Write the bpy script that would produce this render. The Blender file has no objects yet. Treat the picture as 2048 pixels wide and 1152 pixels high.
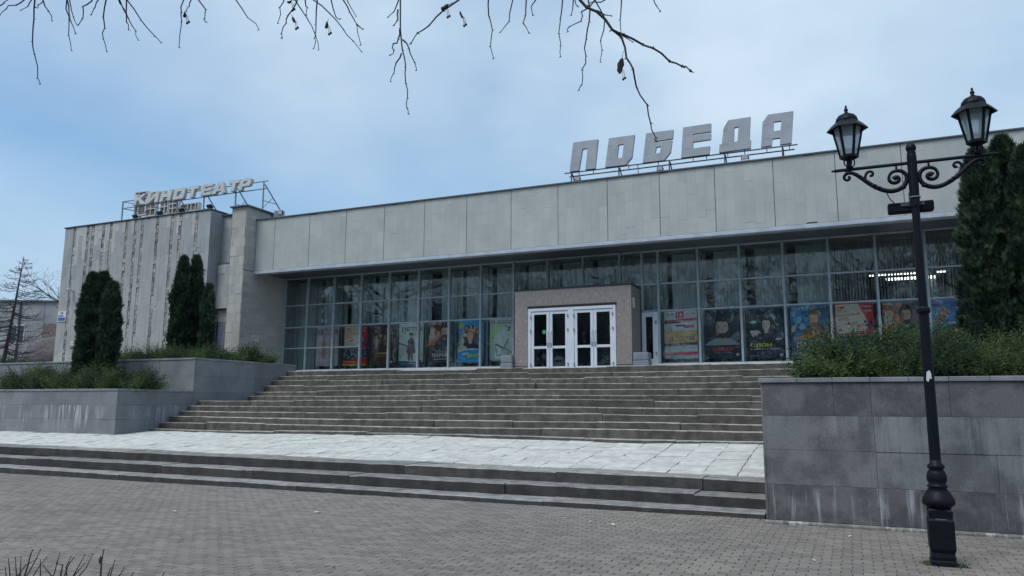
import bpy, bmesh, math, random
import numpy as np
from mathutils import Vector, Matrix
from mathutils.geometry import tessellate_polygon

R_ = random.Random(7)
NP = np.random.default_rng(11)
SC = bpy.context.scene
COL = SC.collection

# ------------------------------------------------------------------ camera
F_PX, YAW, PITCH, ROLL, EYE = 1525.0, math.radians(23.875), math.radians(8.733), math.radians(0.228), 1.6
W = Vector((-math.sin(YAW)*math.cos(PITCH), math.cos(YAW)*math.cos(PITCH), math.sin(PITCH)))
r0 = Vector((math.cos(YAW), math.sin(YAW), 0)); u0 = r0.cross(W)
RT = r0*math.cos(ROLL) + u0*math.sin(ROLL); UP = -r0*math.sin(ROLL) + u0*math.cos(ROLL)
cd = bpy.data.cameras.new('camera'); cam = bpy.data.objects.new('camera', cd); COL.objects.link(cam)
cd.sensor_width = 36; cd.lens = F_PX/2048*36; cd.clip_start = 0.05; cd.clip_end = 2000
m3 = Matrix((RT, UP, -W)).transposed(); m4 = m3.to_4x4(); m4.translation = (0, 0, EYE)
cam.matrix_world = m4; SC.camera = cam

# ------------------------------------------------------------------ world, sun, exposure
SUN_EL, SUN_AZ = math.radians(60), math.radians(205)      # azimuth measured from +Y towards +X
wd = bpy.data.worlds.new('World'); SC.world = wd; wd.use_nodes = True
nt = wd.node_tree; N = nt.nodes; L = nt.links
bg = N['Background']; bg.inputs['Strength'].default_value = 0.1
sky = N.new('ShaderNodeTexSky'); sky.sky_type = 'NISHITA'; sky.sun_disc = False
sky.sun_elevation = SUN_EL; sky.sun_rotation = SUN_AZ; sky.air_density = 1.2; sky.dust_density = 0.6
tc = N.new('ShaderNodeTexCoord')
mp = N.new('ShaderNodeMapping'); mp.inputs['Location'].default_value = (-5.09, 8.38, -0.38); mp.inputs['Scale'].default_value = (1, 1, 1.9)
L.new(tc.outputs['Generated'], mp.inputs['Vector'])
ns = N.new('ShaderNodeTexNoise'); ns.inputs["Scale"].default_value = 0.9; ns.inputs['Detail'].default_value = 5; ns.inputs['Roughness'].default_value = 0.48
ns.inputs['Distortion'].default_value = 0.35
L.new(mp.outputs[0], ns.inputs['Vector'])
rp = N.new('ShaderNodeMapRange'); rp.inputs[1].default_value = 0.38; rp.inputs[2].default_value = 0.60
rp.inputs[3].default_value = 0.38; rp.inputs[4].default_value = 1.0
L.new(ns.outputs['Fac'], rp.inputs[0])
ns2 = N.new('ShaderNodeTexNoise'); ns2.inputs['Scale'].default_value = 2.6; ns2.inputs['Detail'].default_value = 6
L.new(mp.outputs[0], ns2.inputs['Vector'])
cc = N.new('ShaderNodeMix'); cc.data_type = 'RGBA'; cc.inputs[6].default_value = (2.65, 3.75, 5.0, 1); cc.inputs[7].default_value = (3.95, 4.85, 5.75, 1)
r2 = N.new('ShaderNodeMapRange'); r2.inputs[1].default_value = 0.34; r2.inputs[2].default_value = 0.64
L.new(ns2.outputs['Fac'], r2.inputs[0]); L.new(r2.outputs[0], cc.inputs[0])
mxs = N.new('ShaderNodeMix'); mxs.data_type = 'RGBA'
thin = N.new('ShaderNodeMix'); thin.data_type = 'RGBA'; thin.blend_type = 'MULTIPLY'; thin.inputs[0].default_value = 1.0; thin.inputs[7].default_value = (0.38, 0.70, 0.90, 1)   # thin blue-grey cloud
L.new(sky.outputs[0], thin.inputs[6])
sep = N.new('ShaderNodeSeparateXYZ'); L.new(tc.outputs['Generated'], sep.inputs[0])
hz = N.new('ShaderNodeMapRange'); L.new(sep.outputs[2], hz.inputs[0])          # haze thickens the cloud towards the horizon
for i_, v_ in enumerate((0.14, 0.40, 0.95, 0.0)): hz.inputs[i_+1].default_value = v_
mx_ = N.new('ShaderNodeMath'); mx_.operation = 'MAXIMUM'; L.new(rp.outputs[0], mx_.inputs[0]); L.new(hz.outputs[0], mx_.inputs[1])
L.new(mx_.outputs[0], mxs.inputs[0]); L.new(thin.outputs[2], mxs.inputs[6]); L.new(cc.outputs[2], mxs.inputs[7])
L.new(mxs.outputs[2], bg.inputs['Color'])

sd = bpy.data.lights.new('sun', 'SUN'); sd.energy = 1.5; sd.angle = math.radians(28); sd.color = (1.0, 0.97, 0.92)
sun = bpy.data.objects.new('sun', sd); COL.objects.link(sun)
sdir = Vector((math.sin(SUN_AZ)*math.cos(SUN_EL), math.cos(SUN_AZ)*math.cos(SUN_EL), math.sin(SUN_EL)))
sun.rotation_euler = (-sdir).to_track_quat('-Z', 'Y').to_euler(); sun.location = (0, 0, 40)
vs = SC.view_settings
vs.view_transform = 'Standard'; vs.look = 'None'; vs.exposure = 0.68; vs.gamma = 1.0; vs.use_curve_mapping = False
SC.cycles.max_bounces = 8; SC.cycles.transparent_max_bounces = 24

# ------------------------------------------------------------------ helpers
def ray(px, py):
    return RT*((px-1024)/F_PX) - UP*((py-576)/F_PX) + W
def at_depth(px, py, d):
    return Vector((0, 0, EYE)) + ray(px, py)*d

WL = {}
def tag(o, label=None, cat=None, group=None, kind=None):
    if label: o['label'] = label
    if cat: o['category'] = cat
    if group: o['group'] = group
    if kind: o['kind'] = kind
    return o
def thing(name, label, cat, loc=(0, 0, 0), group=None, kind=None):
    o = bpy.data.objects.new(name, None); COL.objects.link(o); o.location = loc; o.empty_display_size = 0.2
    WL[o.name] = Vector(loc)
    return tag(o, label, cat, group, kind)
def link(name, me, parent=None, loc=None):
    o = bpy.data.objects.new(name, me); COL.objects.link(o)
    base = WL[parent.name] if parent else Vector((0, 0, 0))
    if parent: o.parent = parent
    if loc is not None: o.location = Vector(loc) - base
    WL[o.name] = base if loc is None else Vector(loc)
    return o

class MB:
    def __init__(s): s.v = []; s.f = []; s.m = []; s.a = []
    def add(s, vs_, fs, a=0.5, m=0):
        b = len(s.v); s.v.extend([tuple(x) for x in vs_])
        for f in fs: s.f.append(tuple(i+b for i in f)); s.m.append(m); s.a.append(a)
        return s
    def box(s, x0, y0, z0, x1, y1, z1, a=0.5, m=0):
        v = [(x, y, z) for z in (z0, z1) for y in (y0, y1) for x in (x0, x1)]
        return s.add(v, [(0, 2, 3, 1), (4, 5, 7, 6), (0, 1, 5, 4), (2, 6, 7, 3), (0, 4, 6, 2), (1, 3, 7, 5)], a, m)
    def cbox(s, x0, y0, z0, x1, y1, z1, c=0.01, a=0.5, m=0):
        lo = (x0, y0, z0); hi = (x1, y1, z1); v = []; idx = {}
        for cx in (0, 1):
            for cy in (0, 1):
                for cz in (0, 1):
                    cr = (cx, cy, cz)
                    for ax in range(3):
                        p = [0, 0, 0]
                        for k in range(3):
                            b = hi[k] if cr[k] else lo[k]
                            p[k] = b if k == ax else (b - c if cr[k] else b + c)
                        idx[(cx, cy, cz, ax)] = len(v); v.append(tuple(p))
        f = []
        for ax in range(3):
            o1, o2 = [k for k in range(3) if k != ax]
            for sd_ in (0, 1):
                q = []
                for (i, j) in ((0, 0), (1, 0), (1, 1), (0, 1)):
                    cr = [0, 0, 0]; cr[ax] = sd_; cr[o1] = i; cr[o2] = j
                    q.append(idx[(cr[0], cr[1], cr[2], ax)])
                if (ax == 1) ^ (sd_ == 0): q = q[::-1]
                f.append(tuple(q))
            for i in (0, 1):
                for j in (0, 1):
                    q = []
                    for t, axx in ((0, o1), (0, o2), (1, o2), (1, o1)):
                        cr = [0, 0, 0]; cr[ax] = t; cr[o1] = i; cr[o2] = j
                        q.append(idx[(cr[0], cr[1], cr[2], axx)])
                    if ((i ^ j) == 1) ^ (ax == 1): q = q[::-1]
                    f.append(tuple(q))
        for cx in (0, 1):
            for cy in (0, 1):
                for cz in (0, 1):
                    q = [idx[(cx, cy, cz, k)] for k in range(3)]
                    if (cx + cy + cz) % 2 == 0: q = q[::-1]
                    f.append(tuple(q))
        return s.add(v, f, a, m)
    def bar(s, p, q, w, d=None, a=0.5, m=0):
        p = Vector(p); q = Vector(q); t = (q-p).normalized(); d = d or w
        r = t.cross(Vector((0, 0, 1)));
        if r.length < 1e-3: r = Vector((1, 0, 0))
        r.normalize(); u = r.cross(t)
        v = [e + r*(w/2*i) + u*(d/2*j) for e in (p, q) for i, j in ((-1, -1), (1, -1), (1, 1), (-1, 1))]
        return s.add(v, [(0, 1, 2, 3)[::-1], (4, 5, 6, 7), (0, 1, 5, 4), (1, 2, 6, 5), (2, 3, 7, 6), (3, 0, 4, 7)], a, m)
    def tube(s, pts, rad, n=8, a=0.5, m=0, cap=True):
        pts = [Vector(p) for p in pts]
        if not hasattr(rad, '__len__'): rad = [rad]*len(pts)
        b = len(s.v); prev = None
        for i, p in enumerate(pts):
            t = (pts[min(i+1, len(pts)-1)] - pts[max(i-1, 0)])
            t = t.normalized() if t.length > 1e-9 else Vector((0, 0, 1))
            if prev is None:
                r = t.cross(Vector((0.3, 0.5, 0.81)));
                if r.length < 1e-2: r = t.cross(Vector((1, 0, 0)))
            else:
                r = prev - t*prev.dot(t)
                if r.length < 1e-6: r = t.cross(Vector((1, 0.2, 0)))
            r.normalize(); prev = r; u = t.cross(r)
            for k in range(n):
                an = 2*math.pi*k/n; s.v.append(tuple(p + (r*math.cos(an) + u*math.sin(an))*rad[i]))
        for i in range(len(pts)-1):
            for k in range(n):
                s.f.append((b+i*n+k, b+i*n+(k+1) % n, b+(i+1)*n+(k+1) % n, b+(i+1)*n+k)); s.m.append(m); s.a.append(a)
        if cap:
            s.f.append(tuple(b+k for k in range(n))[::-1]); s.m.append(m); s.a.append(a)
            e = b+(len(pts)-1)*n; s.f.append(tuple(e+k for k in range(n))); s.m.append(m); s.a.append(a)
        return s
    def lathe(s, prof, c, n=16, a=0.5, m=0, rot=0.0):
        b = len(s.v)
        for r, z in prof:
            for k in range(n):
                an = 2*math.pi*k/n + rot; s.v.append((c[0]+r*math.cos(an), c[1]+r*math.sin(an), c[2]+z))
        for i in range(len(prof)-1):
            for k in range(n):
                s.f.append((b+i*n+k, b+i*n+(k+1) % n, b+(i+1)*n+(k+1) % n, b+(i+1)*n+k)); s.m.append(m); s.a.append(a)
        s.f.append(tuple(b+k for k in range(n))[::-1]); s.m.append(m); s.a.append(a)
        e = b+(len(prof)-1)*n; s.f.append(tuple(e+k for k in range(n))); s.m.append(m); s.a.append(a)
        return s
    def prism(s, loops, y0, y1, a=0.5, m=0):
        pl = [[Vector((x, z, 0)) for x, z in l] for l in loops]
        tri = tessellate_polygon(pl); flat = [p for l in loops for p in l]; n = len(flat)
        v = [(x, y0, z) for x, z in flat] + [(x, y1, z) for x, z in flat]; f = []
        for t in tri:
            A, B, C = [flat[i] for i in t]
            ar = (B[0]-A[0])*(C[1]-A[1]) - (C[0]-A[0])*(B[1]-A[1])
            t = tuple(t) if ar > 0 else tuple(t)[::-1]
            f.append(t); f.append(tuple(i+n for i in t[::-1]))
        o = 0
        for li, l in enumerate(loops):
            k = len(l); area = sum(l[i][0]*l[(i+1) % k][1] - l[(i+1) % k][0]*l[i][1] for i in range(k))
            flip = (area > 0) == (li == 0)
            for i in range(k):
                q = (o+i, o+(i+1) % k, o+(i+1) % k+n, o+i+n)
                f.append(q[::-1] if flip else q)
            o += k
        return s.add(v, f, a, m)
    def mesh(s, name, mats, off=Vector((0, 0, 0)), smooth=False):
        me = bpy.data.meshes.new(name)
        v = np.array(s.v, dtype=float).reshape(-1, 3) - np.array(off)
        me.from_pydata(v.tolist(), [], s.f)
        for m in (mats if isinstance(mats, (list, tuple)) else [mats]): me.materials.append(m)
        if any(s.m): me.polygons.foreach_set('material_index', s.m)
        at = me.attributes.new('v', 'FLOAT', 'FACE'); at.data.foreach_set('value', s.a)
        if smooth: me.polygons.foreach_set('use_smooth', [True]*len(me.polygons))
        me.update(); return me
    def build(s, name, mats, parent=None, smooth=False):
        base = WL[parent.name] if parent else Vector((0, 0, 0))
        return link(name, s.mesh(name, mats, base, smooth), parent)

def np_mesh(name, V, Fc, mat, attr=None, parent=None):
    base = WL[parent.name] if parent else Vector((0, 0, 0))
    me = bpy.data.meshes.new(name); V = np.asarray(V, dtype=np.float32) - np.array(base, dtype=np.float32)
    nF, k = Fc.shape
    me.vertices.add(len(V)); me.vertices.foreach_set('co', V.ravel())
    me.loops.add(nF*k); me.loops.foreach_set('vertex_index', Fc.ravel().astype(np.int32))
    me.polygons.add(nF); me.polygons.foreach_set('loop_start', np.arange(0, nF*k, k, dtype=np.int32)); me.polygons.foreach_set('loop_total', np.full(nF, k, dtype=np.int32))
    me.materials.append(mat)
    if attr is not None:
        at = me.attributes.new('v', 'FLOAT', 'FACE'); at.data.foreach_set('value', np.asarray(attr, dtype=np.float32))
    me.polygons.foreach_set('use_smooth', np.zeros(nF, dtype=bool))
    me.update(calc_edges=True); me.validate()
    return link(name, me, parent)

# ------------------------------------------------------------------ materials
MC = {}
def mat(name, col, rough=0.75, col2=None, nscale=3.0, nmix=(0.35, 0.65), bump=0.0, bscale=60, vcol=None, rnd=0.0, speck=None,
        streak=None, metal=0.0, spec=0.5, trans=0.0, fine=0.0, dirt=None):
    """procedural surface: colour noise, optional per-face tone 'v', per-object tone, specks, run-off streaks"""
    if name in MC: return MC[name]
    m = bpy.data.materials.new(name); m.use_nodes = True; t = m.node_tree; n = t.nodes; l = t.links
    b = n['Principled BSDF']; b.inputs['Roughness'].default_value = rough; b.inputs['Metallic'].default_value = metal
    b.inputs['Specular IOR Level'].default_value = spec
    g = n.new('ShaderNodeNewGeometry'); pos = g.outputs['Position']
    def noise(sc, det=4, vec=pos, rgh=0.55):
        x = n.new('ShaderNodeTexNoise'); x.inputs['Scale'].default_value = sc; x.inputs['Detail'].default_value = det
        x.inputs['Roughness'].default_value = rgh; l.new(vec, x.inputs['Vector']); return x.outputs['Fac']
    def rng(fac, a, b_, c, d):
        x = n.new('ShaderNodeMapRange'); l.new(fac, x.inputs[0])
        for i, q in enumerate((a, b_, c, d)): x.inputs[i+1].default_value = q
        return x.outputs[0]
    def mix(f, A, B, mode='MIX'):
        x = n.new('ShaderNodeMix'); x.data_type = 'RGBA'; x.blend_type = mode
        for s_, q in ((0, f), (6, A), (7, B)):
            if hasattr(q, 'default_value'): l.new(q, x.inputs[s_])
            else: x.inputs[s_].default_value = q if s_ == 0 else (*q, 1)
        return x.outputs[2]
    def mul(a_, b_):
        x = n.new('ShaderNodeMath'); x.operation = 'MULTIPLY'
        for i, q in enumerate((a_, b_)):
            if hasattr(q, 'default_value'): l.new(q, x.inputs[i])
            else: x.inputs[i].default_value = q
        return x.outputs[0]
    c = mix(rng(noise(nscale), nmix[0], nmix[1], 0, 1), col, col2 or tuple(x*0.78 for x in col))
    if vcol:
        A = n.new('ShaderNodeAttribute'); A.attribute_name = 'v'
        c = mix(1.0, c, mix(A.outputs['Fac'], vcol[0], vcol[1]), 'MULTIPLY')
    if rnd:
        O = n.new('ShaderNodeObjectInfo'); c = mix(1.0, c, mix(O.outputs['Random'], (1-rnd,)*3, (1+rnd,)*3), 'MULTIPLY')
    if fine:
        c = mix(1.0, c, mix(rng(noise(70, 3), 0.3, 0.7, 0, 1), (1-fine,)*3, (1+fine,)*3), 'MULTIPLY')
    if speck:
        c = mix(mul(rng(noise(speck[1], 2), speck[2], speck[2]+0.06, 0, 1), speck[3]), c, speck[0])
    if dirt:
        c = mix(mul(rng(noise(dirt[1], 6, rgh=0.65), dirt[2], dirt[2]+0.2, 0, 1), dirt[3]), c, dirt[0])
    if streak:
        scol, z0, z1, th, amt = streak
        mp_ = n.new('ShaderNodeMapping'); mp_.inputs['Scale'].default_value = (9, 9, 0.55); l.new(pos, mp_.inputs[0])
        s1 = rng(noise(1.0, 6, mp_.outputs[0], 0.62), th, th+0.1, 0, 1)
        s2 = rng(noise(0.8, 3), 0.42, 0.6, 0, 1)
        sp = n.new('ShaderNodeSeparateXYZ'); l.new(pos, sp.inputs[0])
        up_ = rng(sp.outputs[2], z1, z1+0.02, 1, 0.0); dn = rng(sp.outputs[2], z0, z0+(z1-z0)*0.6, 0, 1)
        c = mix(mul(mul(mul(s1, s2), mul(up_, dn)), amt), c, scol)
    l.new(c, b.inputs['Base Color'])
    if bump:
        bp = n.new('ShaderNodeBump'); bp.inputs['Strength'].default_value = bump; bp.inputs['Distance'].default_value = 0.02
        l.new(noise(bscale, 5), bp.inputs['Height']); l.new(bp.outputs[0], b.inputs['Normal'])
    if trans:
        tr = n.new('ShaderNodeBsdfTranslucent'); l.new(c, tr.inputs[0]); ms = n.new('ShaderNodeMixShader'); ms.inputs[0].default_value = trans
        l.new(b.outputs[0], ms.inputs[1]); l.new(tr.outputs[0], ms.inputs[2]); l.new(ms.outputs[0], n['Material Output'].inputs[0])
    MC[name] = m; return m

def glass_mat(name, tint, ior, wave=0.0025):
    m = bpy.data.materials.new(name); m.use_nodes = True; t = m.node_tree; n = t.nodes; l = t.links; n.remove(n['Principled BSDF'])
    tr = n.new('ShaderNodeBsdfTransparent'); tr.inputs[0].default_value = (*tint, 1)
    gl = n.new('ShaderNodeBsdfGlossy'); gl.inputs['Roughness'].default_value = 0.012; gl.inputs[0].default_value = (0.95, 0.98, 1, 1)
    fr = n.new('ShaderNodeFresnel'); fr.inputs['IOR'].default_value = ior
    g = n.new('ShaderNodeNewGeometry'); no = n.new('ShaderNodeTexNoise'); no.inputs['Scale'].default_value = 1.3; l.new(g.outputs['Position'], no.inputs['Vector'])
    bp = n.new('ShaderNodeBump'); bp.inputs['Strength'].default_value = wave; bp.inputs['Distance'].default_value = 0.2; l.new(no.outputs['Fac'], bp.inputs['Height'])
    l.new(bp.outputs[0], gl.inputs['Normal'])
    ms = n.new('ShaderNodeMixShader'); l.new(fr.outputs[0], ms.inputs[0]); l.new(tr.outputs[0], ms.inputs[1]); l.new(gl.outputs[0], ms.inputs[2])
    l.new(ms.outputs[0], n['Material Output'].inputs[0]); return m
def emit_mat(name, col, st):
    m = bpy.data.materials.new(name); m.use_nodes = True; n = m.node_tree.nodes; b = n['Principled BSDF']
    b.inputs['Base Color'].default_value = (*col, 1); b.inputs['Emission Color'].default_value = (*col, 1); b.inputs['Emission Strength'].default_value = st
    return m

LIME = dict(rough=0.85, bump=0.25, bscale=25)
m_fascia = mat('limestone_fascia', (0.43, 0.452, 0.442), col2=(0.375, 0.398, 0.392), nscale=1.2, vcol=((0.88, 0.89, 0.90), (1.10, 1.09, 1.07)), dirt=((0.33, 0.34, 0.33), 1.3, 0.58, 0.3), fine=0.06, streak=((0.36, 0.35, 0.32), 7.2, 9.25, 0.58, 0.4), **LIME)
m_block = mat('limestone_block', (0.41, 0.42, 0.415), col2=(0.36, 0.37, 0.37), nscale=1.0, vcol=((0.72, 0.76, 0.82), (1.22, 1.20, 1.13)), fine=0.06, dirt=((0.30, 0.31, 0.32), 1.1, 0.56, 0.4), **LIME)
m_rubble = mat('rough_stone_strip', (0.39, 0.375, 0.35), col2=(0.24, 0.237, 0.235), nscale=5, nmix=(0.42, 0.58), vcol=((0.55, 0.55, 0.55), (1.35, 1.3, 1.25)), bump=0.8, bscale=14, rough=0.95)
m_side = mat('limestone_side', (0.46, 0.45, 0.415), col2=(0.39, 0.385, 0.36), nscale=1.3, vcol=((0.72, 0.72, 0.72), (1.15, 1.13, 1.1)), fine=0.08, dirt=((0.25, 0.235, 0.215), 0.9, 0.60, 0.45), **LIME)
m_joint = mat('dark_joint', (0.13, 0.13, 0.13), rough=0.95)
m_trim = mat('painted_metal_trim', (0.46, 0.51, 0.58), rough=0.4, nscale=2, bump=0.02)
m_cap = mat('roof_edge_metal', (0.10, 0.105, 0.12), rough=0.5)
m_soffit = mat('soffit_panel', (0.085, 0.105, 0.125), rough=0.45, nscale=0.7)
m_frame = mat('glazing_frame_paint', (0.36, 0.43, 0.47), rough=0.45, nscale=4)
m_frame2 = mat('inner_frame_paint', (0.30, 0.36, 0.40), rough=0.55)
m_white = mat('white_door_paint', (0.62, 0.66, 0.72), rough=0.35, nscale=2, col2=(0.56, 0.60, 0.66))
m_sill = mat('white_sill', (0.70, 0.70, 0.69), rough=0.6, nscale=4, col2=(0.55, 0.55, 0.53))
m_glass = glass_mat('window_glass', (0.95, 0.985, 0.98), 1.47)
m_dglass = glass_mat('door_glass', (0.72, 0.78, 0.80), 1.45)
m_portal = mat('porch_granite', (0.255, 0.225, 0.205), rough=0.6, col2=(0.20, 0.18, 0.17), nscale=9, speck=((0.55, 0.52, 0.5), 16, 0.66, 0.7), bump=0.15, bscale=90, fine=0.3)
m_black = mat('black_flashing', (0.016, 0.016, 0.02), rough=0.5)
m_iron = mat('black_iron_paint', (0.004, 0.0055, 0.010), rough=0.5, nscale=6, col2=(0.006, 0.008, 0.014), bump=0.08, bscale=50, spec=0.18)
m_lglass = mat('frosted_lantern_glass', (0.84, 0.88, 0.88), rough=0.35, trans=0.6, nscale=3)
_t = m_lglass.node_tree; _o = _t.nodes['Material Output']; _src = _o.inputs[0].links[0].from_socket
_tp = _t.nodes.new('ShaderNodeBsdfTransparent'); _tp.inputs[0].default_value = (0.93, 0.97, 1, 1); _mx = _t.nodes.new('ShaderNodeMixShader'); _mx.inputs[0].default_value = 0.62
_t.links.new(_src, _mx.inputs[1]); _t.links.new(_tp.outputs[0], _mx.inputs[2]); _t.links.new(_mx.outputs[0], _o.inputs[0])
GR = dict(rough=0.62, bump=0.10, bscale=120, rnd=0.07, fine=0.22, speck=((0.5, 0.5, 0.52), 45, 0.68, 0.25))
m_granR = mat('granite_right_planter', (0.13, 0.128, 0.134), col2=(0.076, 0.075, 0.08), nscale=2.4, nmix=(0.42, 0.58), dirt=((0.21, 0.215, 0.225), 4.5, 0.54, 0.45), streak=((0.50, 0.53, 0.56), -0.05, 0.535, 0.52, 0.85), **GR)
m_granR2 = mat('granite_right_streaked', (0.172, 0.177, 0.18), col2=(0.10, 0.103, 0.108), nscale=2.0, nmix=(0.42, 0.58), dirt=((0.17, 0.185, 0.19), 3.0, 0.55, 0.4), streak=((0.27, 0.285, 0.29), 0.0, 1.47, 0.48, 0.65), **GR)
m_granL = mat('granite_left_planter', (0.215, 0.228, 0.238), col2=(0.155, 0.166, 0.178), nscale=1.5, dirt=((0.28, 0.26, 0.28), 2.0, 0.58, 0.35), **GR)
m_granL2 = mat('granite_left_streaked', (0.21, 0.223, 0.234), col2=(0.15, 0.162, 0.174), nscale=1.5, streak=((0.47, 0.47, 0.50), 0.7, 1.57, 0.49, 0.9), **GR)
m_cope = mat('granite_coping', (0.25, 0.26, 0.28), col2=(0.18, 0.19, 0.21), nscale=4, **{**GR, 'rnd': 0.12})
m_riser_low = mat('low_step_granite', (0.066, 0.063, 0.058), col2=(0.034, 0.033, 0.032), nscale=4.5, rough=0.85, bump=0.3, bscale=55, rnd=0.25, fine=0.3, vcol=((1, 1, 1), (5.4, 5.5, 5.6)), dirt=((0.03, 0.03, 0.029), 6, 0.6, 0.4))  # dark base paints shade on risers; tone 'v' paints lit, worn treads
m_riser = mat('step_granite', (0.115, 0.104, 0.090), col2=(0.058, 0.054, 0.048), nscale=4.5, rough=0.85, bump=0.3, bscale=55, rnd=0.22, fine=0.3, vcol=((1, 1, 1), (3.9, 4.1, 4.3)), dirt=((0.045, 0.045, 0.043), 7, 0.6, 0.55))  # same split: riser shade and tread light put into the colour, with wear
m_slab = mat('landing_slab', (0.57, 0.57, 0.535), col2=(0.42, 0.425, 0.40), nscale=5, rough=0.9, bump=0.35, bscale=45, rnd=0.09, fine=0.16, dirt=((0.30, 0.31, 0.29), 4.5, 0.58, 0.5))
PV = dict(rough=0.88, bump=0.3, bscale=130, fine=0.16, nscale=0.4, dirt=((0.085, 0.078, 0.070), 0.9, 0.56, 0.45), speck=((0.05, 0.05, 0.05), 2.6, 0.72, 0.35))
m_paver = mat('concrete_paver', (0.205, 0.182, 0.160), col2=(0.172, 0.154, 0.137), rnd=0.18, **PV)
m_paver2 = mat('concrete_paver_field', (0.205, 0.182, 0.160), col2=(0.172, 0.154, 0.137), vcol=((0.82,)*3, (1.18,)*3), **PV)
m_sand = mat('joint_sand', (0.03, 0.03, 0.029), rough=1.0, nscale=20)
m_ground = mat('ground_earth', (0.10, 0.105, 0.085), rough=1.0, nscale=0.4, col2=(0.13, 0.12, 0.10))
m_soil = mat('planter_soil', (0.055, 0.045, 0.035), rough=1.0, nscale=8, bump=0.5, bscale=20)
m_conc = mat('footing_concrete', (0.20, 0.20, 0.185), rough=0.95, nscale=6, col2=(0.10, 0.10, 0.095), bump=0.4, bscale=30, streak=((0.5, 0.5, 0.49), -0.1, 0.12, 0.5, 0.7))
m_letter = mat('sign_letter_paint', (0.36, 0.385, 0.42), rough=0.5, nscale=2.5, col2=(0.30, 0.325, 0.36), dirt=((0.30, 0.29, 0.27), 3, 0.62, 0.4))
m_letside = mat('sign_letter_side', (0.60, 0.60, 0.59), rough=0.6)
m_steel = mat('galvanised_steel', (0.24, 0.27, 0.31), rough=0.5, metal=0.3)
m_dsteel = mat('dark_steel', (0.07, 0.075, 0.085), rough=0.6)
m_rust = mat('rusty_sheet', (0.13, 0.08, 0.07), rough=0.85, nscale=6, col2=(0.24, 0.20, 0.19))
m_curt = mat('grey_curtain', (0.60, 0.68, 0.68), rough=0.9, nscale=1.5, col2=(0.50, 0.58, 0.59), trans=0.25)
m_blind = mat('blind_slat', (0.50, 0.55, 0.56), rough=0.8, trans=0.2)
m_inner = mat('foyer_wall', (0.42, 0.44, 0.43), rough=0.9)
m_ifloor = mat('foyer_floor', (0.16, 0.155, 0.15), rough=0.35)
m_gbox = mat('grey_box_paint', (0.21, 0.24, 0.29), rough=0.5, nscale=4)
m_bark = mat('grey_brown_bark', (0.085, 0.07, 0.065), rough=0.95, nscale=14, col2=(0.05, 0.042, 0.042), bump=0.5, bscale=40)
m_twig = mat('dark_twig', (0.055, 0.045, 0.05), rough=0.8, nscale=20)
m_bract = mat('dry_bract', (0.13, 0.085, 0.07), rough=0.9, trans=0.3)
m_thuja = mat('thuja_foliage', (0.042, 0.072, 0.042), rough=0.75, nscale=2.6, col2=(0.020, 0.044, 0.031), nmix=(0.42, 0.58), vcol=((0.4, 0.48, 0.55), (2.1, 1.9, 1.6)), trans=0.15, spec=0.25)
m_jun = mat('juniper_foliage', (0.050, 0.088, 0.036), rough=0.75, nscale=1.3, col2=(0.026, 0.055, 0.03), nmix=(0.42, 0.58), vcol=((0.35, 0.42, 0.5), (2.3, 1.9, 1.4)), trans=0.2, spec=0.3)
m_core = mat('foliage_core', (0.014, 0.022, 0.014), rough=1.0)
m_bgwall = mat('far_house_render', (0.36, 0.36, 0.36), rough=0.9, nscale=0.35, col2=(0.26, 0.27, 0.29), nmix=(0.4, 0.6), dirt=((0.2, 0.2, 0.21), 0.8, 0.55, 0.5))
m_boulder = mat('mound_grey_brown', (0.15, 0.13, 0.125), rough=0.95, nscale=2, col2=(0.09, 0.08, 0.085), bump=0.6, bscale=6)
m_bgwin = mat('far_window', (0.07, 0.08, 0.10), rough=0.2)
m_platform = mat('platform_paving', (0.30, 0.30, 0.29), rough=0.9, nscale=3, bump=0.2)
m_moss = mat('grass_blades', (0.06, 0.085, 0.03), rough=0.8)

# ================================================================== SETTING
SXR, SXL = -1.24, -30.5                # stair right end, left end
gm = MB(); gm.add([(-600, -600, -0.12), (600, -600, -0.12), (600, 900, -0.12), (-600, 900, -0.12)], [(0, 1, 2, 3)])
tag(gm.build('ground', m_ground), kind='structure')
# plaza pavement: sand bed, 300 single pavers, the rest as one field
plaza = tag(MB().box(-32, -14, -0.10, 14, 11.85, -0.018).build('plaza_pavement', m_sand), kind='structure')
pav_me = MB().cbox(-0.0958, -0.0445, -0.06, 0.0958, 0.0445, 0, 0.005).mesh('paver', m_paver)
cand = []
PW, PD = 0.2, 0.1
rows = int((11.79-2.2)/PD)
for j in range(rows):
    y = 11.74 - j*PD
    for i in range(int(30/PW)):
        x = -24 + (i + 0.5*(j % 2))*PW + 0.006*math.sin(j*1.7)
        d = Vector((x, y, 0)) - Vector((0, 0, EYE)); dz = d.dot(W)
        vis = 0
        if dz > 0.5:
            px = 1024 + F_PX*d.dot(RT)/dz; py = 576 - F_PX*d.dot(UP)/dz
            if 0 < px < 2048 and 0 < py < 1150: vis = 1/dz
        cand.append((vis, x, y))
order = sorted(range(len(cand)), key=lambda k: -cand[k][0])
near = set(order[:300])
def pz(x, y): return 0.006*math.sin(x*1.3+0.5)*math.sin(y*1.9) + R_.uniform(-0.0022, 0.0022)
cb = MB().cbox(-0.0958, -0.0445, -0.06, 0.0958, 0.0445, 0, 0.005)
bv = np.array(cb.v); bf = [f for f in cb.f]
keep = [f for f in bf if not all(bv[i][2] < -0.05 for i in f) and len(f) == 4]
V = []; Fq = []; A = []
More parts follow.
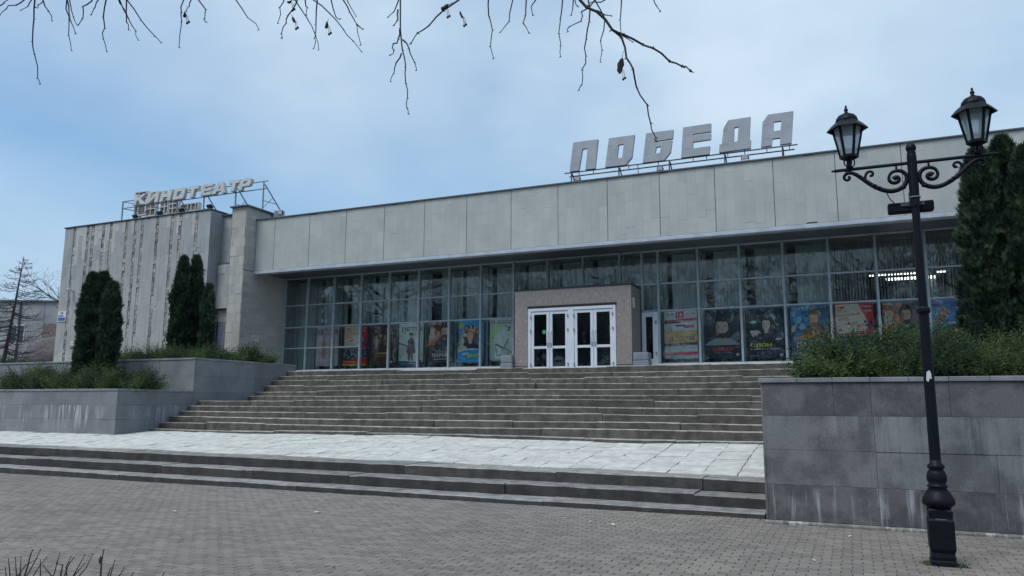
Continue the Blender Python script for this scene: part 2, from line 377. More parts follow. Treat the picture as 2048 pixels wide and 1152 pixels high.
for k, (vis, x, y) in enumerate(cand):
    if 0.62 < x < 0.90 and 9.16 < y < 9.44: continue
    z = pz(x, y)
    tx, ty = R_.gauss(0, 0.006), R_.gauss(0, 0.006)
    if k in near:
        o = link('paver', pav_me, plaza, (x, y, z)); o.rotation_euler = (tx, ty, R_.gauss(0, 0.006))
    else:
        b = len(V)*24
        vv = bv.copy(); vv[:, 2] += vv[:, 0]*ty + vv[:, 1]*tx
        V.append(vv + np.array([x, y, z])); Fq.append(np.array(keep) + b); A.append(np.full(len(keep), R_.random()))
pf = np_mesh('paver_field', np.concatenate(V), np.concatenate(Fq), m_paver2, np.concatenate(A), plaza); tag(pf, kind='stuff')

# stair blocks --------------------------------------------------------
def tleft(x): return min(1.3, max(0.0, (-1.24 - x)/17))*0.075
def step_row(parent, Y, depth, zt_fn, zb_fn, xl, xr, seed, lens=(2.0, 3.4), jit=0.006, mt=None):
    rr = random.Random(seed); x = xl
    while x < xr - 0.01:
        ln = rr.uniform(*lens); x1 = x + ln
        if xr - x1 < 0.8: x1 = xr
        xm = (x+x1)/2; dy = rr.gauss(0, jit*1.2); dz = rr.gauss(0, jit)
        b = MB(); n_ = max(3, int((x1-x)/0.35)); c = 0.012; prof_prev = None; vs_ = []
        for i in range(n_+1):
            xx = x + 0.004 + (x1-x-0.008)*i/n_
            zt = zt_fn(xm) + (zt_fn(xx)-zt_fn(xm))*0.9 + dz + rr.gauss(0, 0.0022); zb = zb_fn(xx); yy = Y + dy + rr.gauss(0, 0.003)
            vs_ += [(xx, yy, zb), (xx, yy, zt-c*rr.uniform(0.7, 1.7)), (xx, yy+c*rr.uniform(0.8, 1.6), zt), (xx, Y+depth, zt), (xx, Y+depth, zb)]
        for i in range(n_):
            o = i*5
            b_faces = [((o, o+5, o+6, o+1), 0.0), ((o+1, o+6, o+7, o+2), 0.85), ((o+2, o+7, o+8, o+3), 0.75), ((o+3, o+8, o+9, o+4), 0.3)]  # noses and treads toned paler than risers: painted top light plus wear
            if i == 0: base = len(b.v); b.v.extend(vs_)
            for f, a in b_faces: b.f.append(f); b.m.append(0); b.a.append(a)
        b.f.append((0, 1, 2, 3, 4)); b.m.append(0); b.a.append(0.1)
        e = n_*5; b.f.append((e+4, e+3, e+2, e+1, e)); b.m.append(0); b.a.append(0.1)
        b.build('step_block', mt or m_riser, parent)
        x = x1
lower = thing('stone_steps', 'three low dark stone steps running up from the brick plaza', 'steps', (-12, 11.8, 0))
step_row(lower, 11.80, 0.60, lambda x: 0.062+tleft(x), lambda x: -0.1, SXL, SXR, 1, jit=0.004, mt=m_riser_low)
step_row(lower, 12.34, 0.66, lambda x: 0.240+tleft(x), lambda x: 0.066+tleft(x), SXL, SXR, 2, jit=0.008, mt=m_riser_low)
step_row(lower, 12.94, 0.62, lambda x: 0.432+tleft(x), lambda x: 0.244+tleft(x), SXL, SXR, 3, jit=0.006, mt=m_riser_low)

# landing -------------------------------------------------------------
def land_z(x, y):
    z3 = 0.436 + tleft(x)
    t = (y-13.4)/(17-13.4)
    z = z3 + (0.80-z3)*t
    z += 0.022*math.sin(x*0.55+1.0)*max(0, min(1.2, t)) + 0.010*math.sin(x*1.7+y*1.1)
    return z
landing = thing('landing_pavement', None, None, (-12, 13.5, 0.4), kind='structure')
bed = MB(); nx = 60
for i in range(nx+1):
    x = SXL + (SXR-SXL)*i/nx
    for y in (13.45, 15.2, 17.1): bed.v.append((x, y, land_z(x, y)-0.03))
for i in range(nx):
    for j in range(2): bed.f.append((i*3+j, i*3+3+j, i*3+4+j, i*3+1+j)); bed.m.append(0); bed.a.append(.5)
bed.build('mortar_bed', m_sand, landing)
sw = 0.6; cnt = 0; slabs = []
yy = 13.58; jrow = 0
while yy < 17.0:
    dpt = 0.3
    x = SXR - 0.01 + 0.004*math.sin(jrow*2.3)
    first = True
    while x > SXL:
        slabs.append((x, yy, sw, dpt)); x -= sw
    yy += dpt; jrow += 1
slabs = [s_ for s_ in slabs if s_[1] < 15.75 or s_[0]-sw > -19.6 or s_[0] > -19.6]
def slab_mesh(b, x1, y0_, w, d, rr):
    x0_ = x1 - w; y1 = min(y0_ + d, 17.05); t = rr.gauss(0, 0.0055) - (0.012 if rr.random() < 0.09 else 0); g = rr.uniform(0.002, 0.007)
    zs = [land_z(xx, yv) + t + rr.gauss(0, 0.003) for xx, yv in ((x0_, y0_), (x1, y0_), (x1, y1), (x0_, y1))]
    P = [(x0_+g, y0_+g), (x1-g, y0_+g), (x1-g, y1-g), (x0_+g, y1-g)]; c = 0.008
    Q = [(x0_+g+c, y0_+g+c), (x1-g-c, y0_+g+c), (x1-g-c, y1-g-c), (x0_+g+c, y1-g-c)]
    v = [(p[0], p[1], z-0.05) for p, z in zip(P, zs)] + [(p[0], p[1], z-c) for p, z in zip(P, zs)] + [(p[0], p[1], z) for p, z in zip(Q, zs)]
    f = [(8, 9, 10, 11)]
    for i in range(4): f += [(i, (i+1) % 4, 4+(i+1) % 4, 4+i), (4+i, 4+(i+1) % 4, 8+(i+1) % 4, 8+i)]
    b.add(v, f)
rr = random.Random(5)
slabs.sort(key=lambda s_: (s_[0]**2 + s_[1]**2))
rest = MB()
for k, (x, y, w, d) in enumerate(slabs):
    if k < 300:
        b = MB(); slab_mesh(b, x, y, w, d, rr); b.build('paving_slab', m_slab, landing)
    else: slab_mesh(rest, x, y, w, d, rr)
if rest.v: tag(rest.build('paving_slab_field', m_slab, landing), kind='stuff')

# upper stairs -------------------------------------------------------
upper = thing('stone_stairs', 'broad weathered stone stairs climbing in two flights to the glass entrance', 'stairs', (-10, 17, 0.8))
XL2 = -19.5
zt = [0.87, 1.04, 1.21, 1.38, 1.55, 1.72, 1.885, 2.07, 2.255, 2.44, 2.625, 2.81]
ys = [17, 17.36, 17.71, 18.07, 18.42, 18.78, 21.07, 21.46, 21.85, 22.25, 22.64, 23.04]
for i in range(12):
    d = 0.45
    if i == 0:
        zf = lambda x: 0.87 + 0.018*math.sin(x*0.55+1.0); zb = lambda x: 0.6
    else:
        zf = (lambda z: (lambda x: z + 0.012*math.sin(x*0.4+z*3)))(zt[i]); zb = (lambda z: (lambda x: z - 0.03))(zt[i-1])
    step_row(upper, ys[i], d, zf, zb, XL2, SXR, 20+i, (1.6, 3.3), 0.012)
core = MB()
core.box(XL2, 17.42, 0.3, SXR, 18.4, 0.80); core.box(XL2, 18.4, 0.3, SXR, 19.2, 1.30)
core.box(XL2, 19.2, 0.3, SXR, 21.5, 1.70)
core.box(XL2, 21.5, 0.3, SXR, 22.4, 1.9); core.box(XL2, 22.4, 0.3, SXR, 23.45, 2.4)
core.build('stair_core', m_platform, upper)
plat = MB().box(-22.72, 23.48, 1.5, 13, 26.9, 2.806); tag(plat.build('entrance_platform', m_platform), kind='structure')

# planters -----------------------------------------------------------
def slab_wall_x(parent, Yf, x_edges_by_course, zc, mats, th=0.05, sgn=-1):
    """granite slabs facing -Y"""
    for ci in range(len(zc)-1):
        xe = x_edges_by_course[ci % len(x_edges_by_course)]
        for a_, b_ in zip(xe[:-1], xe[1:]):
            j = R_.gauss(0, 0.0025)
            MB().cbox(a_+0.0013, Yf+j, zc[ci]+0.0018, b_-0.0013, Yf+th, zc[ci+1]-0.0018, 0.0025).build('granite_slab', mats[ci % len(mats)], parent)
def slab_wall_y(parent, Xf, y_edges_by_course, zc, mats, th=0.05):
    """granite slabs facing +X"""
    for ci in range(len(zc)-1):
        ye = y_edges_by_course[ci % len(y_edges_by_course)]
        for a_, b_ in zip(ye[:-1], ye[1:]):
            j = R_.gauss(0, 0.0025)
            MB().cbox(Xf-th, a_+0.0013, zc[ci]+0.0018, Xf+j, b_-0.0013, zc[ci+1]-0.0018, 0.0025).build('granite_slab', mats[ci % len(mats)], parent)
# right planter
pr = thing('granite_planter', 'dark granite planter wall beside the black lamp post, white run-off stains along its foot', 'planter', (-1.19, 11.45, 0))
zcR = [0.05, 0.53, 1.0, 1.47, 1.925]
def edges(x0_, x1_, ws):
    e = [x0_]; k = 0
    while e[-1] < x1_ - 0.2: e.append(min(x1_, e[-1]+ws[k % len(ws)])); k += 1
    e[-1] = x1_; return e
slab_wall_x(pr, 11.45, [edges(-1.157, 11, (1.40, 1.86)), edges(-1.157, 11, (1.40, 1.38)), edges(-1.19, 11, (1.43, 1.86)), edges(-1.157, 11, (0.917, 0.466, 0.93))][0:4], zcR, [m_granR, m_granR2, m_granR2, m_granR])
for ci in range(4):
    for a_, b_ in zip(*(lambda e: (e[:-1], e[1:]))(edges(11.452, 23.4, (0.93,)))):
        if b_ - a_ > 0.05: MB().cbox(-1.19, a_+0.003, zcR[ci]+0.003, -1.1585, b_-0.003, zcR[ci+1]-0.003, 0.004).build('granite_slab', m_granR2, pr)
MB().box(-1.155, 11.505, -0.05, 11, 23.4, 1.90).build('planter_core', m_conc, pr)
MB().cbox(-1.21, 11.38, -0.1, 11, 11.52, 0.047, 0.02).build('footing', m_conc, pr)
cx = [-1.215, -0.7, -0.243, 0.231, 0.69, 1.16, 1.62, 2.09, 2.56, 3.03, 3.5, 4.4, 5.3, 6.2, 7.1, 8, 9, 10, 11]
for a_, b_ in zip(cx[:-1], cx[1:]): MB().cbox(a_+0.002, 11.425, 1.928, b_-0.002, 11.80, 1.992+R_.gauss(0, 0.001), 0.006).build('coping_stone', m_cope, pr)
e = edges(11.805, 23.4, (0.93,))
for a_, b_ in zip(e[:-1], e[1:]): MB().cbox(-1.215, a_+0.002, 1.928, -0.86, b_-0.002, 1.991, 0.006).build('coping_stone', m_cope, pr)
MB().box(-0.855, 11.805, 1.88, 11, 23.4, 1.945).build('soil', m_soil, pr)
# left lower planter
YL, ZL = 15.80, 2.03
zcL = [0.70, 1.14, 1.56, 1.965]
pl = thing('granite_planter', 'low front tier of the left granite planter with white streaks', 'planter', (XL2, YL, 0.7))
slab_wall_x(pl, YL, [edges(-31.5, XL2, (0.98,)), edges(-31.5, XL2, (1.3, 0.98)), edges(-31.5, XL2, (1.9, 1.3))], zcL, [m_granL2, m_granL2, m_granL])
slab_wall_y(pl, XL2, [edges(YL+0.052, 18.58, (0.98,)), edges(YL+0.052, 18.58, (1.3, 0.9)), edges(YL+0.052, 18.58, (1.5,))], zcL, [m_granL2, m_granL2, m_granL])
MB().box(-31.5, YL+0.055, 0.2, XL2-0.055, 18.58, 1.94).build('planter_core', m_conc, pl)
e = edges(-31.5, XL2+0.02, (0.98,))
for a_, b_ in zip(e[:-1], e[1:]): MB().cbox(a_+0.002, YL-0.02, 1.968, b_-0.002, YL+0.3, ZL+R_.gauss(0, 0.001), 0.006).build('coping_stone', m_cope, pl)
e = edges(YL+0.305, 18.57, (0.98,))
for a_, b_ in zip(e[:-1], e[1:]): MB().cbox(XL2-0.28, a_+0.002, 1.968, XL2+0.02, b_-0.002, ZL, 0.006).build('coping_stone', m_cope, pl)
MB().box(-31.5, YL+0.31, 1.942, XL2-0.285, 18.575, 1.99).build('soil', m_soil, pl)
# left upper planter
YU, ZU = 18.60, 3.09
zcU = [1.45, 1.98, 2.50, 3.025]
pu = thing('granite_planter', 'tall upper tier of the left granite planter flanking the stairs', 'planter', (XL2, YU, 1.4))
slab_wall_x(pu, YU, [edges(-31.4, XL2, (1.3, 0.95)), edges(-31.4, XL2, (1.1,))], zcU, [m_granL, m_granL])
slab_wall_y(pu, XL2, [edges(YU+0.052, 23.56, (1.25, 0.95)), edges(YU+0.052, 23.56, (1.6, 1.1)), edges(YU+0.052, 23.56, (1.1, 1.25))], zcU, [m_granL, m_granL, m_granL])
MB().box(-31.4, YU+0.055, 0.8, XL2-0.055, 23.55, 3.0).build('planter_core', m_conc, pu)
e = edges(-31.4, XL2+0.02, (1.2,))
for a_, b_ in zip(e[:-1], e[1:]): MB().cbox(a_+0.002, YU-0.02, 3.028, b_-0.002, YU+0.28, ZU, 0.006).build('coping_stone', m_cope, pu)
e = edges(YU+0.285, 23.58, (1.2,))
for a_, b_ in zip(e[:-1], e[1:]): MB().cbox(XL2-0.28, a_+0.002, 3.028, XL2+0.02, b_-0.002, ZU, 0.006).build('coping_stone', m_cope, pu)
MB().box(-31.4, YU+0.29, 3.002, XL2-0.285, 23.55, 3.05).build('soil', m_soil, pu)
tag(MB().add([(-34.5, 23.56, 3.05), (-22.75, 23.56, 3.05), (-22.75, 24.6, 3.1), (-34.5, 24.6, 3.34)], [(0, 1, 2, 3)]).build('bed_ground', m_soil), kind='structure')
# far left bed
pb = thing('granite_planter', 'granite raised bed at the far left edge behind the low front tier', 'planter', (-31.5, 18, 1.9))
slab_wall_y(pb, -31.5, [edges(15.8, 26, (1.2,))], [1.9, 2.35, 2.81], [m_granL])
slab_wall_x(pb, 15.8, [edges(-44, -31.5, (1.2,))], [1.0, 1.6, 2.2, 2.81], [m_granL])
MB().box(-44, 15.86, 0.2, -31.56, 26, 2.80).build('planter_core', m_conc, pb)
e = edges(15.8, 26, (1.2,))
for a_, b_ in zip(e[:-1], e[1:]): MB().cbox(-31.8, a_+0.002, 2.814, -31.48, b_-0.002, 2.875, 0.006).build('coping_stone', m_cope, pb)
MB().box(-44, 15.9, 2.8, -31.81, 26, 2.84).build('soil', m_soil, pb)
tag(MB().add([(-120, 26, 2.7), (-33.9, 26, 3.2), (-33.9, 140, 3.2), (-120, 140, 2.7)], [(0, 1, 2, 3)]).build('side_ground', m_ground), kind='structure')

# ================================================================== CINEMA
YG, YF, YV, YB = 26.5, 24.5, 25.2, 23.9
XS = -22.73                                  # wall at left end of the glazing, facing right
BX0, BX1, ZBT = -33.9, -24.7, 9.86
ZFB, ZFT = 7.10, 9.32
XE = 13.0
cine = thing('cinema_building', 'long pale stone cinema with glazed foyer under an overhanging blank upper wall', 'cinema', (-10, 24, 2.8))
# tile helper
def tiles(b, O, U, Vv, Nn, Wd, Hh, tw, th, tone, bond=0.5, gap=0.004, proud=0.004, rr=R_, vert=False):
    O, U, Vv, Nn = Vector(O), Vector(U), Vector(Vv), Vector(Nn)
    def put(u0_, u1_, v0_, v1_):
        a = tone((u0_+u1_)/2, (v0_+v1_)/2); pz_ = max(0.001, 0.012 + rr.gauss(0, proud))
        q = [O + U*(u0_+gap/2) + Vv*(v0_+gap/2), O + U*(u1_-gap/2) + Vv*(v0_+gap/2), O + U*(u1_-gap/2) + Vv*(v1_-gap/2), O + U*(u0_+gap/2) + Vv*(v1_-gap/2)]
        t = [p + Nn*pz_ for p in q]
        b.add(q + t, [(4, 5, 6, 7), (0, 1, 5, 4), (1, 2, 6, 5), (2, 3, 7, 6), (3, 0, 4, 7)], a)
    if vert:                                   # columns of tiles of uneven height
        u = 0
        while u < Wd - 1e-6:
            u1 = min(Wd, u + tw)
            if Wd - u1 < tw*0.3: u1 = Wd
            v = -rr.random()*th*0.6
            while v < Hh:
                v1 = v + th*rr.uniform(0.6, 1.35); v0c = max(0, v); v1c = min(Hh, v1)
                if v1c - v0c > 0.04: put(u, u1, v0c, v1c)
                v = v1
            u = u1
    else:
        v = 0; j = 0
        while v < Hh - 1e-6:
            v1 = min(Hh, v + th); u = -(tw*bond if j % 2 else 0) - rr.random()*tw*0.2
            while u < Wd:
                u1 = u + tw*rr.uniform(0.85, 1.15); a_, c_ = max(0, u), min(Wd, u1)
                if c_ - a_ > 0.04: put(a_, c_, v, v1)
                u = u1
            v = v1; j += 1
UX, UY, UZ = (1, 0, 0), (0, 1, 0), (0, 0, 1)
# upper wall panels
back = MB().box(XS+0.02, YF+0.02, ZFB, XE, YF+0.5, ZFT-0.02); back.build('upper_wall_backing', m_joint, cine)
pe = [XS+0.03] + [-21.70 + 1.802*i for i in range(20)]
pe = [p for p in pe if p < XE] + [XE]
for a_, b_ in zip(pe[:-1], pe[1:]):
    b = MB(); pb_ = R_.gauss(0.5, 0.06)
    tiles(b, (a_+0.009, YF+0.004, ZFB+0.03), UX, UZ, (0, -1, 0), b_-a_-0.018, ZFT-ZFB-0.05, 0.30, 0.62, lambda u, v: min(1, max(0, R_.gauss(pb_, 0.15))), vert=True, gap=0.0016, proud=0.0014)
    b.build('wall_panel', m_fascia, cine)
MB().cbox(XS+0.02, YF-0.06, ZFT-0.02, XE, YF+0.6, ZFT+0.035, 0.01).build('roof_edge', m_cap, cine)
MB().box(-34, YF+0.52, 9.1, XE, 52, 9.2).build('roof', m_dsteel, cine)
MB().cbox(XS+0.02, YF-0.05, ZFB-0.12, XE, YF+0.28, ZFB+0.012, 0.012).build('fascia_trim', m_trim, cine)
MB().box(XS+0.02, YF+0.28, ZFB-0.02, XE, YG+0.15, ZFB+0.06).build('soffit', m_soffit, cine)
for i in range(1, 19): MB().box(-22.6+1.9*i, YF+0.29, ZFB-0.026, -22.6+1.9*i+0.012, YG, ZFB-0.021).build('soffit_joint', m_joint, cine)
# wall at the left end of the glazing and pillar
b = MB()
def tone_side(u, v):
    a = R_.gauss(0.5, 0.12)
    if v > 3.2 and u < 1.2: a -= 0.25*R_.random()
    if v < 1.0: a += 0.25
    return min(1, max(0, a))
tiles(b, (XS, YB, 2.82), UY, UZ, (1, 0, 0), YG-YB+0.1, ZFB-2.82-0.02, 0.62, 0.21, tone_side)
b.build('side_wall_cladding', m_side, cine)
MB().box(XS-0.8, YB+0.015, 2.5, XS-0.002, YG+0.1, 9.8).build('pillar_core', m_joint, cine)
b = MB(); tiles(b, (XS, YB, ZFB+0.02), UY, UZ, (1, 0, 0), 1.45, 9.78-ZFB, 0.45, 0.24, lambda u, v: min(1, max(0, R_.gauss(0.25 if v < 1.0 and u > 0.15 else 0.62, 0.16))))
b.build('pillar_side_cladding', m_side, cine)
b = MB(); tiles(b, (-23.50, YB+0.013, 2.9), UX, UZ, (0, -1, 0), 0.755, 9.78-2.9, 0.38, 0.4, lambda u, v: min(1, max(0, R_.gauss(0.85 if v < 1.3 else 0.6, 0.12))))
b.build('pillar_front_cladding', m_side, cine)
MB().cbox(-23.58, YB-0.10, 9.782, XS+0.12, YB+1.55, 9.85, 0.01).build('pillar_cap', m_cap, cine)
# recess with service door
YR = 24.62
b = MB(); tiles(b, (BX1, YR, 7.62), UX, UZ, (0, -1, 0), 1.2, 9.72-7.62, 0.4, 0.5, lambda u, v: R_.uniform(0.2, 0.5)); b.build('recess_cladding', m_block, cine)
b = MB(); tiles(b, (BX1+0.02, YR-0.16, 5.62), UX, UZ, (0, -1, 0), 1.2, 1.9, 0.35, 0.5, lambda u, v: R_.uniform(0.5, 0.85)); b.build('recess_panel', m_block, cine)
MB().box(BX1, YR-0.17, 7.53, -23.5, YR+0.2, 7.6).build('recess_ledge', m_joint, cine)
MB().box(BX1, YR+0.005, 2.8, -23.5, YR+0.4, 9.7).build('recess_backing', m_joint, cine)
b = MB(); tiles(b, (BX1+0.02, YR, 5.05), UX, UZ, (0, -1, 0), 1.2, 0.55, 0.4, 0.28, lambda u, v: R_.uniform(0.35, 0.6)); b.build('door_lintel_cladding', m_side, cine)
sdoor = MB().cbox(-24.62, YR-0.03, 3.0, -23.78, YR+0.003, 5.03, 0.01).build('service_door', m_gbox, cine)
MB().box(-24.68, YR-0.05, 3.0, -24.63, YR, 5.08).box(-23.77, YR-0.05, 3.0, -23.72, YR, 5.08).build('door_frame', m_dsteel, sdoor)
MB().cbox(-24.55, YR-0.07, 3.95, -24.50, YR-0.031, 4.1, 0.005).build('handle', m_steel, sdoor)
MB().cbox(BX1+0.0, YR-0.1, 9.70, -23.45, YR+0.5, 9.76, 0.01).build('roof_edge', m_cap, cine)
# left block
MB().box(BX0+0.01, YB+0.02, 2.8, BX1-0.014, YB+14, ZBT-0.02).build('block_core', m_joint, cine)
stripes = [-33.20, -32.30, -31.95, -31.26, -30.76, -29.75, -29.20, -28.76, -27.83, -26.94, -26.45, -25.5]
ed = []; x = BX0 + 0.02
for s_ in stripes:
    ed.append(('band', x, s_-0.085)); ed.append(('strip', s_-0.085, s_+0.085)); x = s_+0.085
ed.append(('band', x, BX1-0.002))
for kind, a_, b_ in ed:
    b = MB()
    if kind == 'band':
        cut = {}
        def tone(u, v, a_=a_):
            k = int(u/0.21); 
            if k not in cut: cut[k] = (ZBT-3.3) - (R_.uniform(0.1, 1.9) if R_.random() < 0.62 else 0.0)
            if v > cut[k]: return min(1, R_.gauss(0.88, 0.08))
            if v > 4.5+0.5*math.sin(k*2.1+a_): return max(0, R_.gauss(0.30, 0.07))
            if v > 3.4+0.4*math.sin(k*1.3+a_): return max(0, R_.gauss(0.42, 0.06))
            if v < 0.5: return min(1, R_.gauss(0.86, 0.06))
            return R_.gauss(0.55, 0.05)
        nw = max(1, round((b_-a_)/0.21))
        tiles(b, (a_, YB, 3.3), UX, UZ, (0, -1, 0), b_-a_, ZBT-3.33, (b_-a_)/nw+1e-6, 0.62, tone, vert=True, gap=0.003, proud=0.002)
        b.build('stone_band', m_block, cine)
    else:
        tiles(b, (a_, YB+0.016, 3.3), UX, UZ, (0, -1, 0), b_-a_, ZBT-3.33, b_-a_, 0.2, lambda u, v: R_.random(), gap=0.01, proud=0.012, bond=0)
        b.build('rubble_strip', m_rubble, cine)
b = MB(); tiles(b, (BX1-0.012, YB+0.003, 3.3), UY, UZ, (1, 0, 0), YR-YB, ZBT-3.33, 0.36, 0.5, lambda u, v: R_.uniform(0.15, 0.45)); b.build('block_return', m_block, cine)
MB().cbox(BX0-0.05, YB-0.06, ZBT-0.02, BX1+0.05, YB+1.0, ZBT+0.03, 0.01).build('roof_edge', m_cap, cine)
MB().box(BX0, YB-0.012, 3.2, BX1, YB+0.02, 3.298).build('plinth', m_sill, cine)
# sill
for a_, b_ in ((XS+0.012, -17.1), (-17.09, -11.06), (-6.69, -1.3), (-1.29, 5), (5.01, XE)):
    MB().cbox(a_, YG-0.24, 2.81, b_, YG+0.12, 3.03, 0.01).build('sill', m_sill, cine)
# glazing
ZR = [3.04, 3.99, 4.90, 5.86, 7.04]
MX = [-21.42 + 1.397*i for i in range(18)] + [3.73, 5.13, 6.53, 7.93, 9.33, 10.73, 12.13]
XL0 = XS + 0.02
def mull(x, z0=3.03, z1=7.08, w=0.075): MB().cbox(x-w/2, YG-0.10, z0, x+w/2, YG+0.06, z1, 0.006).build('mullion', m_frame, cine)
VX0, VX1, VZT = -11.04, -6.71, 5.70
MB().cbox(XL0, YG-0.10, 3.03, XL0+0.10, YG+0.06, 7.08, 0.006).build('mullion', m_frame, cine)
for x in MX:
    if VX0 + 0.1 < x < VX1 - 0.1: mull(x, 5.86, 7.08, 0.06)
    else: mull(x)
cols = [XL0+0.06] + MX
for i in range(len(cols)-1):
    a_, b_ = cols[i], cols[i+1]
    inv = VX0 - 0.3 < (a_+b_)/2 < VX1 + 0.3
    if inv: rows_ = [(5.86, 7.04)]
    elif b_ < -18.0: rows_ = [(3.04, 3.99), (3.99, 4.90), (4.90, 5.86), (5.86, 7.04)]
    else: rows_ = [(3.04, 4.90), (4.90, 5.86), (5.86, 7.04)]
    if -7.6 < a_ < -6.9: rows_ = [(4.90, 5.86), (5.86, 7.04)]
    for z0, z1 in rows_:
        aa, bb = a_+0.03, b_-0.03
        if -7.6 < a_ < -6.9 and z1 < 6: aa = -6.66
        MB().box(aa, YG-0.012, z0+0.02, bb, YG-0.004, z1-0.02).build('pane', m_glass, cine)
        MB().cbox(aa, YG-0.07, z0-0.028, bb, YG+0.05, z0+0.028, 0.005).build('transom', m_frame, cine)
    MB().cbox(a_+0.036, YG-0.07, 7.03, b_-0.036, YG+0.05, 7.078, 0.005).build('head_rail', m_trim, cine)
# inner frame
YI = YG + 0.52
for x in [XL0+0.25] + MX:
    if VX0-0.3 < x < VX1+0.1: MB().box(x-0.04, YI, 5.75, x+0.04, YI+0.07, 7.05).build('inner_mullion', m_frame2, cine)
    else: MB().box(x-0.045, YI, 2.85, x+0.045, YI+0.07, 7.05).build('inner_mullion', m_frame2, cine)
for i in range(len(cols)-1):
    a_, b_ = cols[i]+0.05, cols[i+1]-0.05
    if VX0-0.3 < (a_+b_)/2 < VX1+0.3: continue
    MB().box(a_, YI+0.005, 3.96, b_, YI+0.06, 4.02).build('inner_transom', m_frame2, cine)
    MB().box(a_, YI+0.005, 4.88, b_, YI+0.06, 4.93).build('inner_transom', m_frame2, cine)
# interior shell
MB().box(XS, YG+0.16, 2.6, XE, 39, 2.808).build('foyer_floor', m_ifloor, cine)
MB().box(XS, YG+0.16, 7.06, XE, 39, 7.14).build('foyer_ceiling', m_inner, cine)
MB().box(XS, 38.8, 2.81, XE, 39, 7.05).build('foyer_back_wall', m_inner, cine)
MB().box(XS-0.2, YG+0.16, 2.81, XS-0.005, 39, 7.05).build('foyer_end_wall', m_inner, cine)
MB().box(XE-0.2, YG, 2.81, XE, 39, 9.1).build('building_end_wall', m_fascia, cine)
for x in (-19.8, -14.2, -8.6, -3.0, 2.6): MB().box(x-0.25, 29.2, 2.81, x+0.25, 29.7, 7.05).build('foyer_column', m_inner, cine)
# porch with doors
pw = MB()
DX0, DX1, DZT = -10.50, -7.26, 5.03
YP1 = YG - 0.02
pw.box(VX0, YV, 2.81, DX0-0.003, YP1, VZT); pw.box(DX1+0.003, YV, 2.81, VX1, YP1, VZT); pw.box(DX0-0.003, YV+0.0005, DZT+0.085, DX1+0.003, YP1-0.003, VZT-0.001)
porch = pw.build('entrance_porch', m_portal, cine)
MB().box(VX0-0.006, YV-0.006, 2.97, DX0-0.01, YV+0.02, 2.985).box(DX1+0.01, YV-0.006, 2.97, VX1+0.004, YV+0.02, 2.985).build('plinth_joint', m_black, porch)
MB().cbox(VX0-0.03, YV-0.03, VZT, VX1+0.03, YP1, VZT+0.06, 0.008).build('coping', m_black, porch)
MB().cbox(DX0-0.03, YV-0.05, DZT+0.02, DX1+0.03, YV+0.1, DZT+0.083, 0.006).build('door_head_flashing', m_black, porch)
sgn = MB().cbox(VX1, YV+0.18, 4.93, VX1+0.025, YV+0.42, 5.28, 0.004).build('number_plate', m_sill, porch)
# door frame: outer frame, centre post
dfy = YV + 0.05
fr = MB(); fr.cbox(DX0, dfy-0.08, 2.81, DX0+0.10, dfy+0.06, DZT, 0.006); fr.cbox(DX1-0.10, dfy-0.08, 2.81, DX1, dfy+0.06, DZT, 0.006)
fr.cbox(DX0+0.101, dfy-0.08, DZT-0.11, DX1-0.101, dfy+0.06, DZT, 0.006)
xc = (DX0+DX1)/2; fr.cbox(xc-0.11, dfy-0.08, 2.81, xc+0.11, dfy+0.06, DZT-0.112, 0.006)
fr.build('door_frame', m_white, porch)
lw = (xc-0.11-DX0-0.10)/2
def leaf(x0_, w, hinge, hy=dfy):
    b = MB(); x1_ = x0_+w-0.006; x0_ += 0.006; f = 0.105; zt_ = DZT-0.118; zb_ = 2.815
    b.cbox(x0_, hy-0.055, zb_, x0_+f, hy+0.02, zt_, 0.005); b.cbox(x1_-f, hy-0.055, zb_, x1_, hy+0.02, zt_, 0.005)
    b.cbox(x0_+f, hy-0.05, zt_-f, x1_-f, hy+0.015, zt_, 0.005); b.cbox(x0_+f, hy-0.05, 3.58, x1_-f, hy+0.015, 3.67, 0.005); b.cbox(x0_+f, hy-0.05, zb_, x1_-f, hy+0.015, zb_+0.13, 0.005)
    d = b.build('door', m_white, cine)
    MB().box(x0_+f, hy-0.022, zb_+0.13, x1_-f, hy-0.014, 3.58).build('pane', m_dglass, d)
    MB().box(x0_+f, hy-0.022, 3.67, x1_-f, hy-0.014, zt_-f).build('pane', m_dglass, d)
    hx = x0_-0.004 if hinge < 0 else x1_+0.004
    for z in (3.02, 4.22, 4.72): MB().tube([(hx, hy-0.095, z-0.05), (hx, hy-0.095, z+0.05)], 0.022, 8).build('hinge', m_steel, d)
    gx = x1_-f/2 if hinge < 0 else x0_+f/2
    MB().tube([(gx, hy-0.056, 3.72), (gx, hy-0.13, 3.75), (gx, hy-0.15, 3.80), (gx, hy-0.15, 4.12), (gx, hy-0.13, 4.17), (gx, hy-0.056, 4.20)], 0.018, 8).build('handle', m_white, d, True)
    MB().cbox(gx-0.02, hy-0.066, 3.62, gx+0.02, hy-0.0555, 3.78, 0.004).build('lock_plate', m_steel, d)
    return d
d1 = leaf(DX0+0.10, lw, -1); leaf(DX0+0.10+lw, lw, 1); leaf(xc+0.11, lw, -1); leaf(xc+0.11+lw, lw, 1)
m_green = mat('green_sticker', (0.03, 0.34, 0.12), rough=0.5)
MB().tube([(DX0+0.10+lw-0.21, dfy-0.0225, 4.18), (DX0+0.10+lw-0.21, dfy-0.0245, 4.18)], 0.075, 20).build('green_sticker', m_green, d1)
